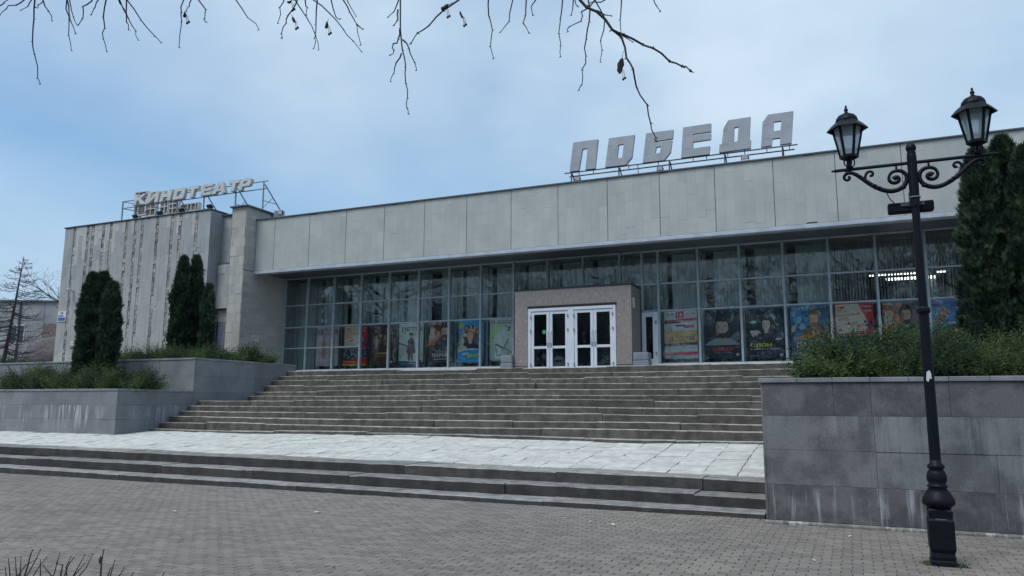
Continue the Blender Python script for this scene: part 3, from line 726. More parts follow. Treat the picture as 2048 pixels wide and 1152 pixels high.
# porch inside lobby walls
MB().box(DX0-0.3, 28.2, 2.81, DX1+0.3, 28.3, 5.2).box(DX0-0.35, YG+0.2, 2.82, DX0-0.3, 28.2, 5.2).box(DX1+0.3, YG+0.2, 2.82, DX1+0.35, 28.2, 5.2).build('lobby_walls', m_inner, cine)
# side door right of the porch
b = MB(); b.cbox(-6.665, YG-0.10, 3.032, -6.53, YG+0.05, 4.86, 0.006); b.cbox(-6.28, YG-0.09, 3.032, -6.095, YG+0.04, 4.86, 0.006)
b.cbox(-6.529, YG-0.085, 4.70, -6.281, YG+0.04, 4.86, 0.005); b.cbox(-6.529, YG-0.085, 3.032, -6.281, YG+0.04, 3.22, 0.005)
sd_ = b.build('side_door', m_white, cine)
MB().box(-6.528, YG-0.03, 3.22, -6.282, YG-0.02, 4.70).build('pane', m_dglass, sd_)
for z in (3.4, 4.5): MB().tube([(-6.16, YG-0.12, z-0.05), (-6.16, YG-0.12, z+0.05)], 0.025, 8).build('hinge', m_steel, sd_)
MB().cbox(-6.665, YG-0.10, 4.93, -6.60, YG+0.05, 7.02, 0.006).build('mullion', m_frame, cine)

# curtains and blinds ------------------------------------------------
def curtain(x0_, x1_, z0, z1, amp, pitch, Y, name, m, label, grp):
    n_ = max(4, int((x1_-x0_)/0.035)); V = []; F4 = []
    ph = R_.uniform(0, 6); xs = np.linspace(x0_, x1_, n_+1)
    for z in (z0, z1):
        for x in xs: V.append((x, Y + amp*math.sin(2*math.pi*x/pitch+ph) + 0.4*amp*math.sin(2*math.pi*x/(pitch*2.7)+ph*2), z))
    for i in range(n_): F4.append((i, i+1, n_+2+i, n_+1+i))
    o = np_mesh(name, V, np.array(F4), m, np.full(n_, .5)); md = o.modifiers.new('thick', 'SOLIDIFY'); md.thickness = 0.004
    return tag(o, label, 'curtain' if name == 'curtain' else 'blind', grp)
nth = ['first', 'second', 'third', 'fourth', 'fifth', 'sixth', 'seventh', 'eighth', 'ninth', 'tenth', 'eleventh', 'twelfth']
bays = [(a_, b_) for a_, b_ in zip(cols[:-1], cols[1:])]
lc = 0
for i, (a_, b_) in enumerate(bays):
    inv = VX0-0.3 < (a_+b_)/2 < VX1+0.3
    if a_ < -0.6:
        z0 = (4.95 if -7.6 < a_ < -6.9 else 5.9) if inv else 2.9
        l0 = a_ + R_.uniform(0.30, 0.42); l1 = b_ + R_.uniform(0.10, 0.2)
        if i == 5: l0 += 0.25
        if i == 0: l0 = XS + 0.03
        if -7.6 < a_ < -6.9: l0 = a_ - 0.7
        if inv: lab = 'grey curtain in the %s glazed bay above the entrance porch' % nth[i-8] if i-8 < 4 else 'grey curtain above the porch'
        elif a_ < -12: lab = 'grey curtain behind the %s glazed bay from the left wall' % nth[i]
        else: lab = 'grey curtain behind the %s glazed bay right of the porch' % nth[max(0, i-12)]
        curtain(l0, l1, z0, 7.02, 0.035, R_.uniform(0.16, 0.24), 27.25+R_.uniform(0, 0.05)+(0.16 if -7.6 < a_ < -6.9 else 0), 'curtain', m_curt, lab, 'curtains in the foyer glazing')
for i, (a_, b_) in enumerate(bays):
    if a_ < -0.6 or a_ > 5.2: continue
    b = MB(); x = a_+0.05; k = 0
    while x < b_+0.0:
        an = R_.uniform(0.75, 1.15); dx, dy = 0.045*math.cos(an), 0.045*math.sin(an)
        z0, z1 = 2.95, 7.0
        b.add([(x-dx, 27.3-dy, z0), (x+dx, 27.3+dy, z0), (x+dx, 27.3+dy, z1), (x-dx, 27.3-dy, z1), (x-dx+.003, 27.3-dy+.003, z0), (x+dx+.003, 27.3+dy+.003, z0), (x+dx+.003, 27.3+dy+.003, z1), (x-dx+.003, 27.3-dy+.003, z1)], [(0, 1, 2, 3), (7, 6, 5, 4)], 0.5)
        x += 0.093; k += 1
    bl = b.build('vertical_blind', m_blind)
    j = [q for q, bb in enumerate(bays) if -0.6 <= bb[0] <= 5.2].index(i)
    tag(bl, 'grey vertical slat blind in the %s glazed bay counted from the poster of the elephant film' % nth[j+1] if False else 'grey vertical slat blind, %s of those right of the plain curtains' % nth[j], 'blind', 'vertical blinds at the right of the foyer')
# lit ceiling lamps in the foyer
m_tube = emit_mat('lamp_tube', (1.0, 1.0, 0.94), 2.5)
for (x0_, x1_, y_, z_, lab) in ((1.30, 2.80, 29.0, 5.90, 'lit fluorescent lamp glowing behind the blinds, lower and brighter one'), (0.85, 3.4, 31.5, 6.45, 'long lit ceiling lamp behind the blinds, upper thin one')):
    t = thing('ceiling_lamp', lab, 'lamp', ((x0_+x1_)/2, y_, z_), 'lit lamps in the foyer')
    MB().box(x0_-0.03, y_-0.09, z_+0.075, x1_+0.03, y_+0.09, z_+0.15).build('lamp_housing', m_sill, t)
    MB().tube([(x0_, y_-0.05, z_+0.03), (x1_, y_-0.05, z_+0.03)], 0.04 if z_ < 6 else 0.02, 10).build('lamp_tube', m_tube, t)
    MB().box((x0_+x1_)/2-0.01, y_-0.01, z_+0.15, (x0_+x1_)/2+0.01, y_+0.01, 7.06).build('hanger', m_steel, t)

# ================================================================== POSTERS
def pm(c):
    k_ = min(2.0, 0.84/max(c)); c = tuple(x*k_ for x in c)
    k = 'print_%03d_%03d_%03d' % tuple(int(x*999) for x in c)
    return mat(k, c, rough=0.45, col2=tuple(x*0.9 for x in c), nscale=9)
def text_mesh(body, bold=0.0):
    cu = bpy.data.curves.new('text', 'FONT'); cu.body = body; cu.size = 1.0; cu.offset = bold; cu.resolution_u = 3
    ob = bpy.data.objects.new('text', cu); COL.objects.link(ob); dg = bpy.context.evaluated_depsgraph_get(); dg.update()
    me = bpy.data.meshes.new_from_object(ob.evaluated_get(dg)); bpy.data.objects.remove(ob)
    v = np.array([tuple(x.co) for x in me.vertices]); f = [tuple(p.vertices) for p in me.polygons]
    bpy.data.meshes.remove(me); bpy.data.curves.remove(cu)
    mn, mx = v.min(0), v.max(0); v = (v-mn)/np.maximum(mx-mn, 1e-6)
    return v, f
YPO = YG + 0.40
def poster(x0, x1, z0, z1, bgc, items, label, cat='poster', name='poster'):
    w, h = x1-x0, z1-z0
    t = thing(name, label, cat, ((x0+x1)/2, YPO, z0), 'posters in the foyer windows')
    MB().box(x0, YPO, z0, x1, YPO+0.012, z1).build('sheet', pm(bgc), t)
    art = MB(); am = []; let = MB(); lm = []; k = 0
    def mi(lst, c):
        m = pm(c)
        if m not in lst: lst.append(m)
        return lst.index(m)
    def clip(u): return min(1, max(0, u))
    for it in items:
        k += 1; yy_ = YPO - 0.0008*k
        if it[0] == 't':
            _, s_, u0_, v0_, u1_, v1_, c = it[:7]; bold = it[7] if len(it) > 7 else 0.0; rise = it[8] if len(it) > 8 else 0.0
            v, f = text_mesh(s_, bold)
            vs_ = [(x0+w*(u0_+(u1_-u0_)*p[0]), yy_, z0+h*(v0_+(v1_-v0_)*p[1]+rise*p[0])) for p in v]
            let.add(vs_, f, 0.5, mi(lm, c))
        else:
            c = it[-1]
            if it[0] == 'r': P = [(it[1], it[2]), (it[3], it[2]), (it[3], it[4]), (it[1], it[4])]
            elif it[0] == 'e': P = [(it[1]+it[3]*math.cos(a), it[2]+it[4]*math.sin(a)) for a in np.linspace(0, 2*math.pi, 18)[:-1]]
            else: P = it[1]
            P = [(clip(u), clip(v)) for u, v in P]
            art.add([(x0+w*u, yy_, z0+h*v) for u, v in P], [tuple(range(len(P)))], 0.5, mi(am, c))
    if art.v: art.build('artwork', am, t)
    if let.v: let.build('lettering', lm, t)
    return t
def bust(u, v, s, skin, hair, cloth, beard=None, ar=0.68):
    """generic head-and-shoulders figure"""
    q = [('p', [(u-s*1.15, v-s*1.15), (u+s*1.15, v-s*1.15), (u+s*1.0, v-s*0.62), (u+s*0.45, v-s*0.40), (u-s*0.45, v-s*0.40), (u-s*1.0, v-s*0.62)], cloth),
         ('r', u-s*0.2, v-s*0.52, u+s*0.2, v-s*0.1, tuple(x*0.8 for x in skin)),
         ('e', u, v+s*0.16, s*0.47, s*0.50*ar*1.25, hair), ('e', u, v+s*0.05, s*0.38, s*0.45*ar*1.25, skin)]
    if beard: q += [('p', [(u-s*0.36, v-s*0.06), (u-s*0.2, v-s*0.17), (u+s*0.2, v-s*0.17), (u+s*0.36, v-s*0.06), (u+s*0.28, v-s*0.32), (u, v-s*0.42), (u-s*0.28, v-s*0.32)], beard)]
    q += [('p', [(u-s*0.40, v+s*0.31), (u+s*0.40, v+s*0.31), (u+s*0.30, v+s*0.5), (u, v+s*0.58), (u-s*0.30, v+s*0.5)], hair),
          ('p', [(u-s*0.38, v-s*0.1), (u-s*0.24, v-s*0.3), (u-s*0.16, v+s*0.1), (u-s*0.3, v+s*0.3)], tuple(x*0.62 for x in skin)), ('r', u-s*0.24, v+s*0.10, u-s*0.09, v+s*0.125, tuple(x*0.3 for x in skin)), ('r', u+s*0.09, v+s*0.10, u+s*0.24, v+s*0.125, tuple(x*0.3 for x in skin)),
          ('r', u-s*0.04, v-s*0.10, u+s*0.05, v+s*0.08, tuple(x*0.72 for x in skin)), ('r', u-s*0.12, v-s*0.19, u+s*0.12, v-s*0.155, tuple(x*0.45 for x in skin))]
    return q
def standing(u, v, h, cloth, skin, hat=None):
    q = [('p', [(u-h*0.16, v), (u-h*0.05, v), (u-h*0.02, v+h*0.4), (u+h*0.03, v), (u+h*0.14, v), (u+h*0.15, v+h*0.5), (u+h*0.2, v+h*0.72), (u+h*0.08, v+h*0.84), (u-h*0.08, v+h*0.84), (u-h*0.22, v+h*0.70), (u-h*0.15, v+h*0.5)], cloth),
         ('e', u, v+h*0.91, h*0.075, h*0.075, skin)]
    if hat: q.append(('p', [(u-h*0.16, v+h*0.95), (u+h*0.16, v+h*0.95), (u+h*0.07, v+h*1.04), (u-h*0.07, v+h*1.04)], hat))
    return q
rp_ = random.Random(3)
def blots(n, u0_, v0_, u1_, v1_, cols_, s0, s1):
    q = []
    for _ in range(n):
        u, v, s_ = rp_.uniform(u0_, u1_), rp_.uniform(v0_, v1_), rp_.uniform(s0, s1); a0 = rp_.uniform(0, 6)
        q.append(('p', [(u+s_*rp_.uniform(.5, 1.1)*math.cos(a0+a), v+s_*0.7*rp_.uniform(.5, 1.1)*math.sin(a0+a)) for a in np.linspace(0, 2*math.pi, 9)[:-1]], rp_.choice(cols_)))
    return q
WHT, BLK, RED, CRM = (0.8, 0.8, 0.78), (0.015, 0.015, 0.018), (0.42, 0.02, 0.03), (0.75, 0.66, 0.52)
SK = (0.50, 0.30, 0.20)
poster(-21.2, -20.03, 3.23, 4.92, (0.55, 0.43, 0.46),
       blots(10, 0, 0.8, 1, 1, [(0.30, 0.15, 0.22), (0.4, 0.25, 0.3)], 0.06, 0.16) + [('r', 0, 0.14, 1, 0.30, (0.66, 0.58, 0.60))] + standing(0.35, 0.18, 0.55, (0.40, 0.17, 0.13), SK) + standing(0.68, 0.18, 0.48, (0.42, 0.20, 0.15), SK)
       + [('r', 0.1, 0.80, 0.9, 0.815, (0.3, 0.12, 0.18)), ('r', 0.15, 0.76, 0.8, 0.77, (0.5, 0.3, 0.36)), ('r', 0.1, 0.06, 0.9, 0.075, (0.35, 0.25, 0.3)), ('r', 0.1, 0.10, 0.7, 0.108, (0.35, 0.25, 0.3))],
       'faded pink poster with two standing figures, leftmost in the windows')
def marathon(date):
    q = [('p', [(0.03, 0.98), (0.62, 0.98), (0.86, 0.62), (0.80, 0.50), (0.03, 0.44)], CRM)]
    q += [('t', 'ОСЕННИЙ', 0.08, 0.745, 0.66, 0.80, RED, 0.02, 0.035), ('t', 'КИНО', 0.08, 0.675, 0.36, 0.73, RED, 0.02, 0.015), ('t', 'МАРА', 0.28, 0.595, 0.60, 0.65, RED, 0.02, 0.02), ('t', 'ФОН', 0.56, 0.565, 0.80, 0.615, RED, 0.02, 0.012)]
    q += [('p', [(0.08, 0.93), (0.3, 0.945), (0.16, 0.885), (0.27, 0.9), (0.09, 0.86), (0.2, 0.905)], RED), ('r', 0.08, 0.845, 0.34, 0.851, (0.2, 0.1, 0.1)), ('r', 0.2, 0.50, 0.5, 0.505, (0.4, 0.3, 0.25)), ('p', [(0.12, 0.49), (0.2, 0.56), (0.16, 0.48)], (0.5, 0.42, 0.35))]
    q += [('t', '18 ноября', 0.60, 0.90, 0.96, 0.95, WHT, 0.02), ('t', '19:00', 0.76, 0.83, 0.96, 0.875, WHT, 0.02)] if date else [('t', '18 ноября', 0.62, 0.90, 0.96, 0.945, WHT, 0.02), ('t', '19:00', 0.77, 0.84, 0.95, 0.88, WHT, 0.02)]
    q += blots(9, 0.78, 0.50, 0.98, 0.66, [(0.02, 0.02, 0.08), (0.05, 0.05, 0.16)], 0.025, 0.06)
    q += [('r', 0, 0.40, 1, 0.44, BLK)] + [('r', 0.03+0.08*i, 0.41, 0.07+0.08*i, 0.43, WHT) for i in range(12)]
    q += [('p', [(0, 0.14), (1, 0.22), (1, 0.40), (0, 0.40)], (0.03, 0.05, 0.07))] + blots(46, 0.03, 0.19, 0.97, 0.38, [(0.30, 0.42, 0.48), (0.12, 0.2, 0.26), (0.55, 0.58, 0.56), (0.05, 0.07, 0.1)], 0.02, 0.045)
    q += [('r', 0, 0, 1, 0.05, (0.55, 0.36, 0.04)), ('r', 0.1, 0.09, 0.5, 0.105, (0.7, 0.6, 0.2)), ('r', 0.6, 0.09, 0.85, 0.105, (0.7, 0.6, 0.2))]
    return q
poster(-19.76, -18.57, 3.21, 4.93, RED, marathon(False), 'red and cream autumn film marathon poster left of the porch')
poster(-18.35, -17.19, 3.21, 4.90, (0.055, 0.025, 0.022),
       blots(20, 0.1, 0.55, 0.9, 0.9, [(0.14, 0.05, 0.035), (0.2, 0.09, 0.05), (0.08, 0.03, 0.03)], 0.05, 0.13) + sum([bust(0.22+0.19*i, 0.70+0.03*(i % 2), 0.13, (0.32, 0.17, 0.1), (0.05, 0.02, 0.02), (0.10, 0.05, 0.035)) for i in range(4)], [])
       + [('r', 0.25, 0.28, 0.8, 0.31, (0.42, 0.28, 0.13)), ('r', 0.2, 0.22, 0.85, 0.235, (0.3, 0.2, 0.1)), ('r', 0.82, 0.06, 0.93, 0.10, WHT)], 'dark brown poster with a dim group of figures')
poster(-17.0, -15.84, 3.14, 4.93, (0.50, 0.52, 0.45),
       [('p', [(0, 0.5), (0.25, 0.55), (0.55, 0.95), (1, 0.75), (1, 1), (0, 1)], (0.58, 0.60, 0.54)), ('t', 'ПЕТР', 0.12, 0.80, 0.82, 0.90, BLK, 0.03), ('r', 0.88, 0.80, 0.94, 0.90, (0.25, 0.12, 0.1)), ('r', 0.15, 0.765, 0.9, 0.772, BLK), ('r', 0.5, 0.72, 0.88, 0.735, (0.2, 0.2, 0.2)),
        ('p', [(0.0, 0.52), (0.4, 0.44), (0.4, 0.47), (0, 0.56)], (0.12, 0.10, 0.10))] + blots(14, 0, 0.2, 1, 0.4, [(0.30, 0.33, 0.30), (0.62, 0.64, 0.6), (0.2, 0.22, 0.2)], 0.05, 0.12) + [('p', [(0.0, 0.0), (1, 0), (1, 0.1), (0, 0.13)], (0.03, 0.05, 0.10))]
       + standing(0.50, 0.13, 0.62, (0.05, 0.035, 0.04), SK, (0.03, 0.02, 0.03)) + [('p', [(0.33, 0.3), (0.68, 0.3), (0.62, 0.55), (0.40, 0.55)], (0.07, 0.04, 0.045)), ('e', 0.88, 0.1, 0.06, 0.05, (0.35, 0.02, 0.03)), ('r', 0.1, 0.06, 0.8, 0.075, (0.15, 0.25, 0.45))], 'pale grey poster with a cloaked figure in a cocked hat')
PARM = blots(26, -0.05, 0.45, 0.5, 1.0, [(0.42, 0.12, 0.05), (0.30, 0.08, 0.05), (0.50, 0.25, 0.15), (0.36, 0.30, 0.28)], 0.06, 0.17) + blots(8, 0.6, 0.6, 1, 1, [(0.06, 0.08, 0.1), (0.10, 0.13, 0.15)], 0.08, 0.15) + bust(0.64, 0.74, 0.36, (0.36, 0.23, 0.17), (0.03, 0.022, 0.02), (0.025, 0.028, 0.035), (0.05, 0.035, 0.03)) + [('r', 0, 0, 1, 0.3, (0.02, 0.018, 0.02))] + blots(9, 0.4, 0.32, 0.95, 0.5, [(0.05, 0.06, 0.07), (0.09, 0.1, 0.1)], 0.04, 0.1)
poster(-15.58, -14.45, 3.25, 4.92, (0.05, 0.045, 0.05), PARM + [('t', 'СЕРДЦЕ', 0.28, 0.25, 0.82, 0.30, (0.4, 0.4, 0.4)), ('t', 'ПАРМЫ', 0.16, 0.145, 0.88, 0.235, (0.75, 0.68, 0.55), 0.02), ('r', 0.2, 0.09, 0.85, 0.105, (0.5, 0.5, 0.48)), ('r', 0.88, 0.05, 0.95, 0.09, WHT)], 'dark poster with a long-haired warrior before flames')
poster(-14.23, -13.11, 3.24, 4.93, (0.03, 0.30, 0.60),
       [('p', [(0, 0.84), (0.1, 0.98), (0.22, 0.88), (0.14, 0.8)], (0.75, 0.6, 0.05))] + blots(12, 0, 0.7, 1, 1, [(0.05, 0.38, 0.68), (0.10, 0.45, 0.72)], 0.05, 0.12) + [('e', 0.5, 0.62, 0.33, 0.26, (0.10, 0.07, 0.08))] + sum([bust(0.5+0.33*math.cos(a), 0.60+0.24*math.sin(a), 0.11, (0.55, 0.36, 0.26), rp_.choice([(0.06, 0.03, 0.03), (0.3, 0.12, 0.04)]), rp_.choice([(0.5, 0.45, 0.4), (0.08, 0.06, 0.1), (0.4, 0.1, 0.06)])) for a in np.linspace(0.1, 3.0, 7)], [])
       + bust(0.5, 0.60, 0.30, (0.58, 0.38, 0.28), (0.42, 0.17, 0.05), (0.02, 0.02, 0.03)) + bust(0.18, 0.48, 0.20, (0.65, 0.5, 0.35), (0.75, 0.6, 0.3), (0.7, 0.55, 0.3)) + [('p', [(0, 0.24), (0.3, 0.29), (0.7, 0.30), (1, 0.27), (1, 0), (0, 0)], (0.02, 0.28, 0.58)), ('p', [(0, 0.24), (0.3, 0.29), (0.7, 0.30), (1, 0.27), (1, 0.30), (0.6, 0.335), (0.2, 0.32), (0, 0.27)], (0.72, 0.78, 0.8)), ('p', [(0.2, 0.17), (0.45, 0.2), (0.45, 0.24), (0.2, 0.22)], (0.7, 0.72, 0.7)), ('p', [(0.38, 0.12), (0.88, 0.16), (0.86, 0.21), (0.38, 0.18)], (0.72, 0.58, 0.05)), ('r', 0.9, 0.05, 0.95, 0.14, (0.5, 0.1, 0.1)), ('r', 0.15, 0.04, 0.8, 0.05, (0.4, 0.6, 0.75))], 'bright blue comedy poster with a ring of faces')
poster(-12.84, -11.88, 3.26, 4.94, (0.62, 0.68, 0.62),
       [('r', 0, 0.87, 1, 1, WHT), ('t', '13', 0.06, 0.90, 0.22, 0.965, (0.12, 0.03, 0.05), 0.04), ('r', 0.06, 0.885, 0.22, 0.89, BLK), ('t', 'XIII ГАТЧИНСКИЙ', 0.34, 0.935, 0.99, 0.97, BLK, 0.02), ('t', 'ПОЛУМАРАФОН', 0.34, 0.885, 0.97, 0.92, BLK, 0.03),
        ('p', [(0, 0.05), (0.15, 0.1), (0.22, 0.3), (0.16, 0.5), (0.24, 0.62), (0.5, 0.70), (0.55, 0.85), (0, 0.87)], (0.42, 0.58, 0.34)), ('p', [(0, 0.05), (0.12, 0.08), (0.17, 0.25), (0.08, 0.33), (0, 0.3)], (0.45, 0.62, 0.68)),
        ('p', [(0.24, 0.40), (0.27, 0.42), (0.60, 0.33), (0.58, 0.30)], (0.03, 0.03, 0.04)), ('p', [(0.58, 0.33), (0.61, 0.34), (0.97, 0.22), (0.95, 0.20)], (0.03, 0.03, 0.04)), ('p', [(0.6, 0.33), (0.63, 0.32), (0.85, 0.52), (0.83, 0.53)], (0.03, 0.03, 0.04)), ('p', [(0.24, 0.40), (0.26, 0.40), (0.34, 0.12), (0.31, 0.12)], (0.03, 0.03, 0.04)), ('p', [(0.59, 0.31), (0.61, 0.31), (0.50, 0.15), (0.48, 0.15)], (0.03, 0.03, 0.04)), ('p', [(0.34, 0.12), (0.5, 0.15), (0.51, 0.17), (0.34, 0.14)], (0.03, 0.03, 0.04)),
        ('e', 0.6, 0.32, 0.03, 0.02, RED), ('e', 0.86, 0.78, 0.05, 0.035, (0.1, 0.08, 0.1)), ('r', 0.80, 0.70, 0.88, 0.74, (0.03, 0.05, 0.05)), ('r', 0.72, 0.19, 0.97, 0.2, (0.4, 0.05, 0.06)), ('r', 0, 0, 1, 0.045, (0.03, 0.035, 0.04)), ('r', 0.03, 0.015, 0.6, 0.028, WHT)] + [('e', u, v, 0.025, 0.017, (0.1, 0.03, 0.04)) for u, v in ((0.12, 0.55), (0.72, 0.82), (0.78, 0.44), (0.22, 0.08), (0.62, 0.12))], 'half marathon route map poster in green and white')
poster(-5.98, -4.82, 3.23, 4.91, (0.70, 0.72, 0.70),
       [('p', [(0.36, 0.84), (0.60, 0.86), (0.60, 1), (0.36, 0.98)], (0.38, 0.02, 0.05)), ('t', '13', 0.40, 0.89, 0.56, 0.965, WHT, 0.05), ('r', 0.40, 0.865, 0.56, 0.88, (0.6, 0.4, 0.4)), ('e', 0.13, 0.935, 0.045, 0.03, (0.10, 0.28, 0.08)), ('e', 0.26, 0.935, 0.045, 0.03, (0.08, 0.25, 0.4)), ('r', 0.68, 0.92, 0.78, 0.95, (0.3, 0.3, 0.3)), ('r', 0.84, 0.93, 0.94, 0.945, (0.2, 0.2, 0.25)),
        ('p', [(0.02, 0.74), (0.99, 0.79), (0.99, 0.85), (0.02, 0.81)], (0.40, 0.02, 0.04)), ('p', [(0.02, 0.74), (0.5, 0.75), (0.5, 0.80), (0.02, 0.805)], (0.06, 0.02, 0.03)), ('t', 'XIII ГАТЧИНСКИЙ', 0.07, 0.77, 0.6, 0.80, WHT, 0.01, 0.01), ('t', 'ПОЛУМАРАФОН', 0.42, 0.765, 0.95, 0.80, WHT, 0.02, 0.01),
        ('e', 0.16, 0.67, 0.07, 0.05, (0.15, 0.15, 0.16)), ('e', 0.16, 0.67, 0.055, 0.038, (0.7, 0.72, 0.7)), ('r', 0.155, 0.65, 0.165, 0.69, (0.1, 0.1, 0.1)), ('r', 0.36, 0.675, 0.64, 0.71, (0.05, 0.04, 0.05)), ('r', 0.6, 0.64, 0.9, 0.70, (0.36, 0.03, 0.05)), ('r', 0.02, 0.32, 0.98, 0.59, (0.52, 0.36, 0.12))]
       + blots(40, 0.04, 0.36, 0.96, 0.5, [(0.20, 0.08, 0.26), (0.35, 0.2, 0.12), (0.1, 0.06, 0.16), (0.42, 0.14, 0.1), (0.5, 0.42, 0.4)], 0.02, 0.05) + blots(10, 0.05, 0.5, 0.95, 0.6, [(0.55, 0.42, 0.10), (0.5, 0.28, 0.2)], 0.03, 0.09)
       + [('p', [(0, 0.26), (1, 0.29), (1, 0.335), (0, 0.31)], (0.08, 0.03, 0.04)), ('t', '2 - 10 - 21,1 км', 0.26, 0.275, 0.78, 0.305, WHT, 0.01), ('r', 0.05, 0.20, 0.5, 0.21, (0.2, 0.25, 0.28)), ('r', 0.55, 0.22, 0.95, 0.23, (0.2, 0.25, 0.28)), ('r', 0.05, 0.17, 0.9, 0.178, (0.4, 0.45, 0.47)), ('r', 0, 0.08, 1, 0.135, (0.42, 0.02, 0.04)), ('t', 'с 10:00 до 14:30', 0.04, 0.097, 0.44, 0.125, WHT, 0.01), ('r', 0.05, 0.03, 0.6, 0.04, (0.1, 0.1, 0.12)), ('r', 0.65, 0.03, 0.95, 0.04, (0.3, 0.4, 0.4))], 'white and red half marathon bill with a crowd photo')
poster(-4.56, -3.39, 3.21, 4.90, (0.016, 0.022, 0.03),
       blots(14, 0, 0.4, 1, 1, [(0.02, 0.03, 0.035), (0.03, 0.045, 0.05), (0.012, 0.016, 0.02)], 0.1, 0.22) + [('p', [(0.72, 0.42), (0.95, 0.56), (1, 0.5), (1, 0.38), (0.75, 0.32)], (0.10, 0.13, 0.16))] + bust(0.5, 0.60, 0.48, (0.34, 0.24, 0.19), (0.022, 0.02, 0.02), (0.20, 0.22, 0.23), (0.03, 0.024, 0.022)) + [('r', 0, 0, 1, 0.27, (0.014, 0.02, 0.028)), ('t', 'ПОЗЫВНСКИ', 0.20, 0.155, 0.82, 0.235, (0.42, 0.05, 0.035), 0.02), ('t', 'В КИНО С 10 НОЯБРЯ', 0.27, 0.11, 0.75, 0.13, (0.3, 0.3, 0.32)), ('r', 0.88, 0.05, 0.96, 0.10, WHT)], 'near-black poster with a bearded man and red title')
poster(-3.12, -1.97, 3.18, 4.88, (0.018, 0.024, 0.034),
       [('p', [(0.62, 0.9), (0.75, 0.88), (1, 0.45), (1, 0.40)], (0.22, 0.27, 0.30)), ('p', [(0.8, 0.92), (1, 0.75), (1, 0.70), (0.85, 0.86)], (0.12, 0.16, 0.18)), ('e', 0.15, 0.73, 0.10, 0.03, (0.35, 0.5, 0.5))] + blots(10, 0, 0.5, 1, 1, [(0.03, 0.04, 0.05), (0.05, 0.065, 0.08)], 0.06, 0.15) + bust(0.52, 0.66, 0.30, (0.42, 0.34, 0.30), (0.02, 0.018, 0.018), (0.02, 0.022, 0.028))
       + [('p', [(0.05, 0.56), (0.1, 0.46), (0.16, 0.42), (0.2, 0.48), (0.25, 0.43), (0.29, 0.5), (0.38, 0.50), (0.30, 0.56)], (0.50, 0.44, 0.40)), ('p', [(0.75, 0.36), (0.95, 0.28), (0.9, 0.35), (0.97, 0.4), (0.8, 0.4)], (0.40, 0.40, 0.40)), ('r', 0, 0, 1, 0.36, (0.014, 0.018, 0.026)), ('t', 'ПАВЕЛ ПРИЛУЧНЫЙ' if False else 'В ГЛАВНОЙ РОЛИ' if False else 'ПАВЕЛ', 0.05, 0.335, 0.25, 0.355, (0.35, 0.35, 0.36)), ('t', 'СЛОН', 0.05, 0.23, 0.66, 0.305, (0.72, 0.58, 0.03), 0.05), ('t', 'В КИНО С 17 НОЯБРЯ', 0.06, 0.17, 0.88, 0.20, (0.6, 0.6, 0.6), 0.01), ('r', 0.87, 0.04, 0.95, 0.09, WHT), ('r', 0.05, 0.05, 0.3, 0.06, (0.25, 0.25, 0.28))], 'dark poster with a yellow title and a man in a car')
poster(-1.74, -0.58, 3.17, 4.90, (0.03, 0.09, 0.18),
       blots(34, 0, 0.5, 0.55, 1, [(0.03, 0.16, 0.34), (0.06, 0.26, 0.45), (0.02, 0.08, 0.2), (0.18, 0.30, 0.38)], 0.05, 0.13) + blots(18, 0.5, 0.4, 1, 0.9, [(0.20, 0.12, 0.05), (0.34, 0.2, 0.06), (0.1, 0.06, 0.04)], 0.05, 0.12) + bust(0.62, 0.72, 0.32, (0.45, 0.28, 0.17), (0.16, 0.09, 0.05), (0.17, 0.08, 0.04), (0.18, 0.10, 0.06)) + [('e', 0.66, 0.48, 0.11, 0.05, (0.48, 0.32, 0.22)), ('e', 0.66, 0.48, 0.06, 0.025, (0.2, 0.1, 0.06)), ('e', 0.07, 0.55, 0.06, 0.06, (0.42, 0.3, 0.25)),
        ('t', 'ЕВГЕНИЙ', 0.06, 0.945, 0.94, 0.975, (0.3, 0.35, 0.42)), ('t', 'ГРОЗНЫЙ', 0.10, 0.32, 0.66, 0.42, (0.62, 0.47, 0.08), 0.02, 0.06), ('t', 'ПАПА', 0.14, 0.12, 0.74, 0.30, (0.66, 0.5, 0.06), 0.02, 0.06), ('r', 0.2, 0.03, 0.6, 0.09, (0.4, 0.42, 0.45))], 'blue and amber poster with tall yellow lettering beside the juniper')
poster(-0.38, 0.77, 3.12, 4.92, RED, marathon(True), 'red and cream autumn film marathon poster right of the porch')
poster(1.04, 2.07, 3.1, 4.89, (0.16, 0.12, 0.12), PARM, 'warrior poster half hidden by the lamp post')
poster(2.41, 3.54, 3.1, 4.87, (0.05, 0.18, 0.36),
       blots(24, 0, 0.62, 1, 1, [(0.10, 0.08, 0.2), (0.4, 0.18, 0.06), (0.06, 0.12, 0.3), (0.35, 0.12, 0.08)], 0.06, 0.15) + [('r', 0, 0.30, 1, 0.62, (0.06, 0.26, 0.46)), ('p', [(0.05, 0.52), (0.18, 0.58), (0.2, 0.55), (0.08, 0.48)], (0.03, 0.04, 0.07)), ('r', 0.3, 0.60, 0.85, 0.62, WHT), ('e', 0.55, 0.46, 0.24, 0.12, (0.05, 0.02, 0.02)), ('e', 0.56, 0.42, 0.15, 0.075, (0.46, 0.28, 0.10)), ('e', 0.56, 0.385, 0.10, 0.035, (0.12, 0.03, 0.02)), ('r', 0, 0.30, 1, 0.315, (0.5, 0.55, 0.6))] + blots(8, 0.3, 0.1, 0.9, 0.29, [(0.5, 0.2, 0.04), (0.4, 0.3, 0.1)], 0.05, 0.1), 'blue adventure poster at the right next to the tall conifers')

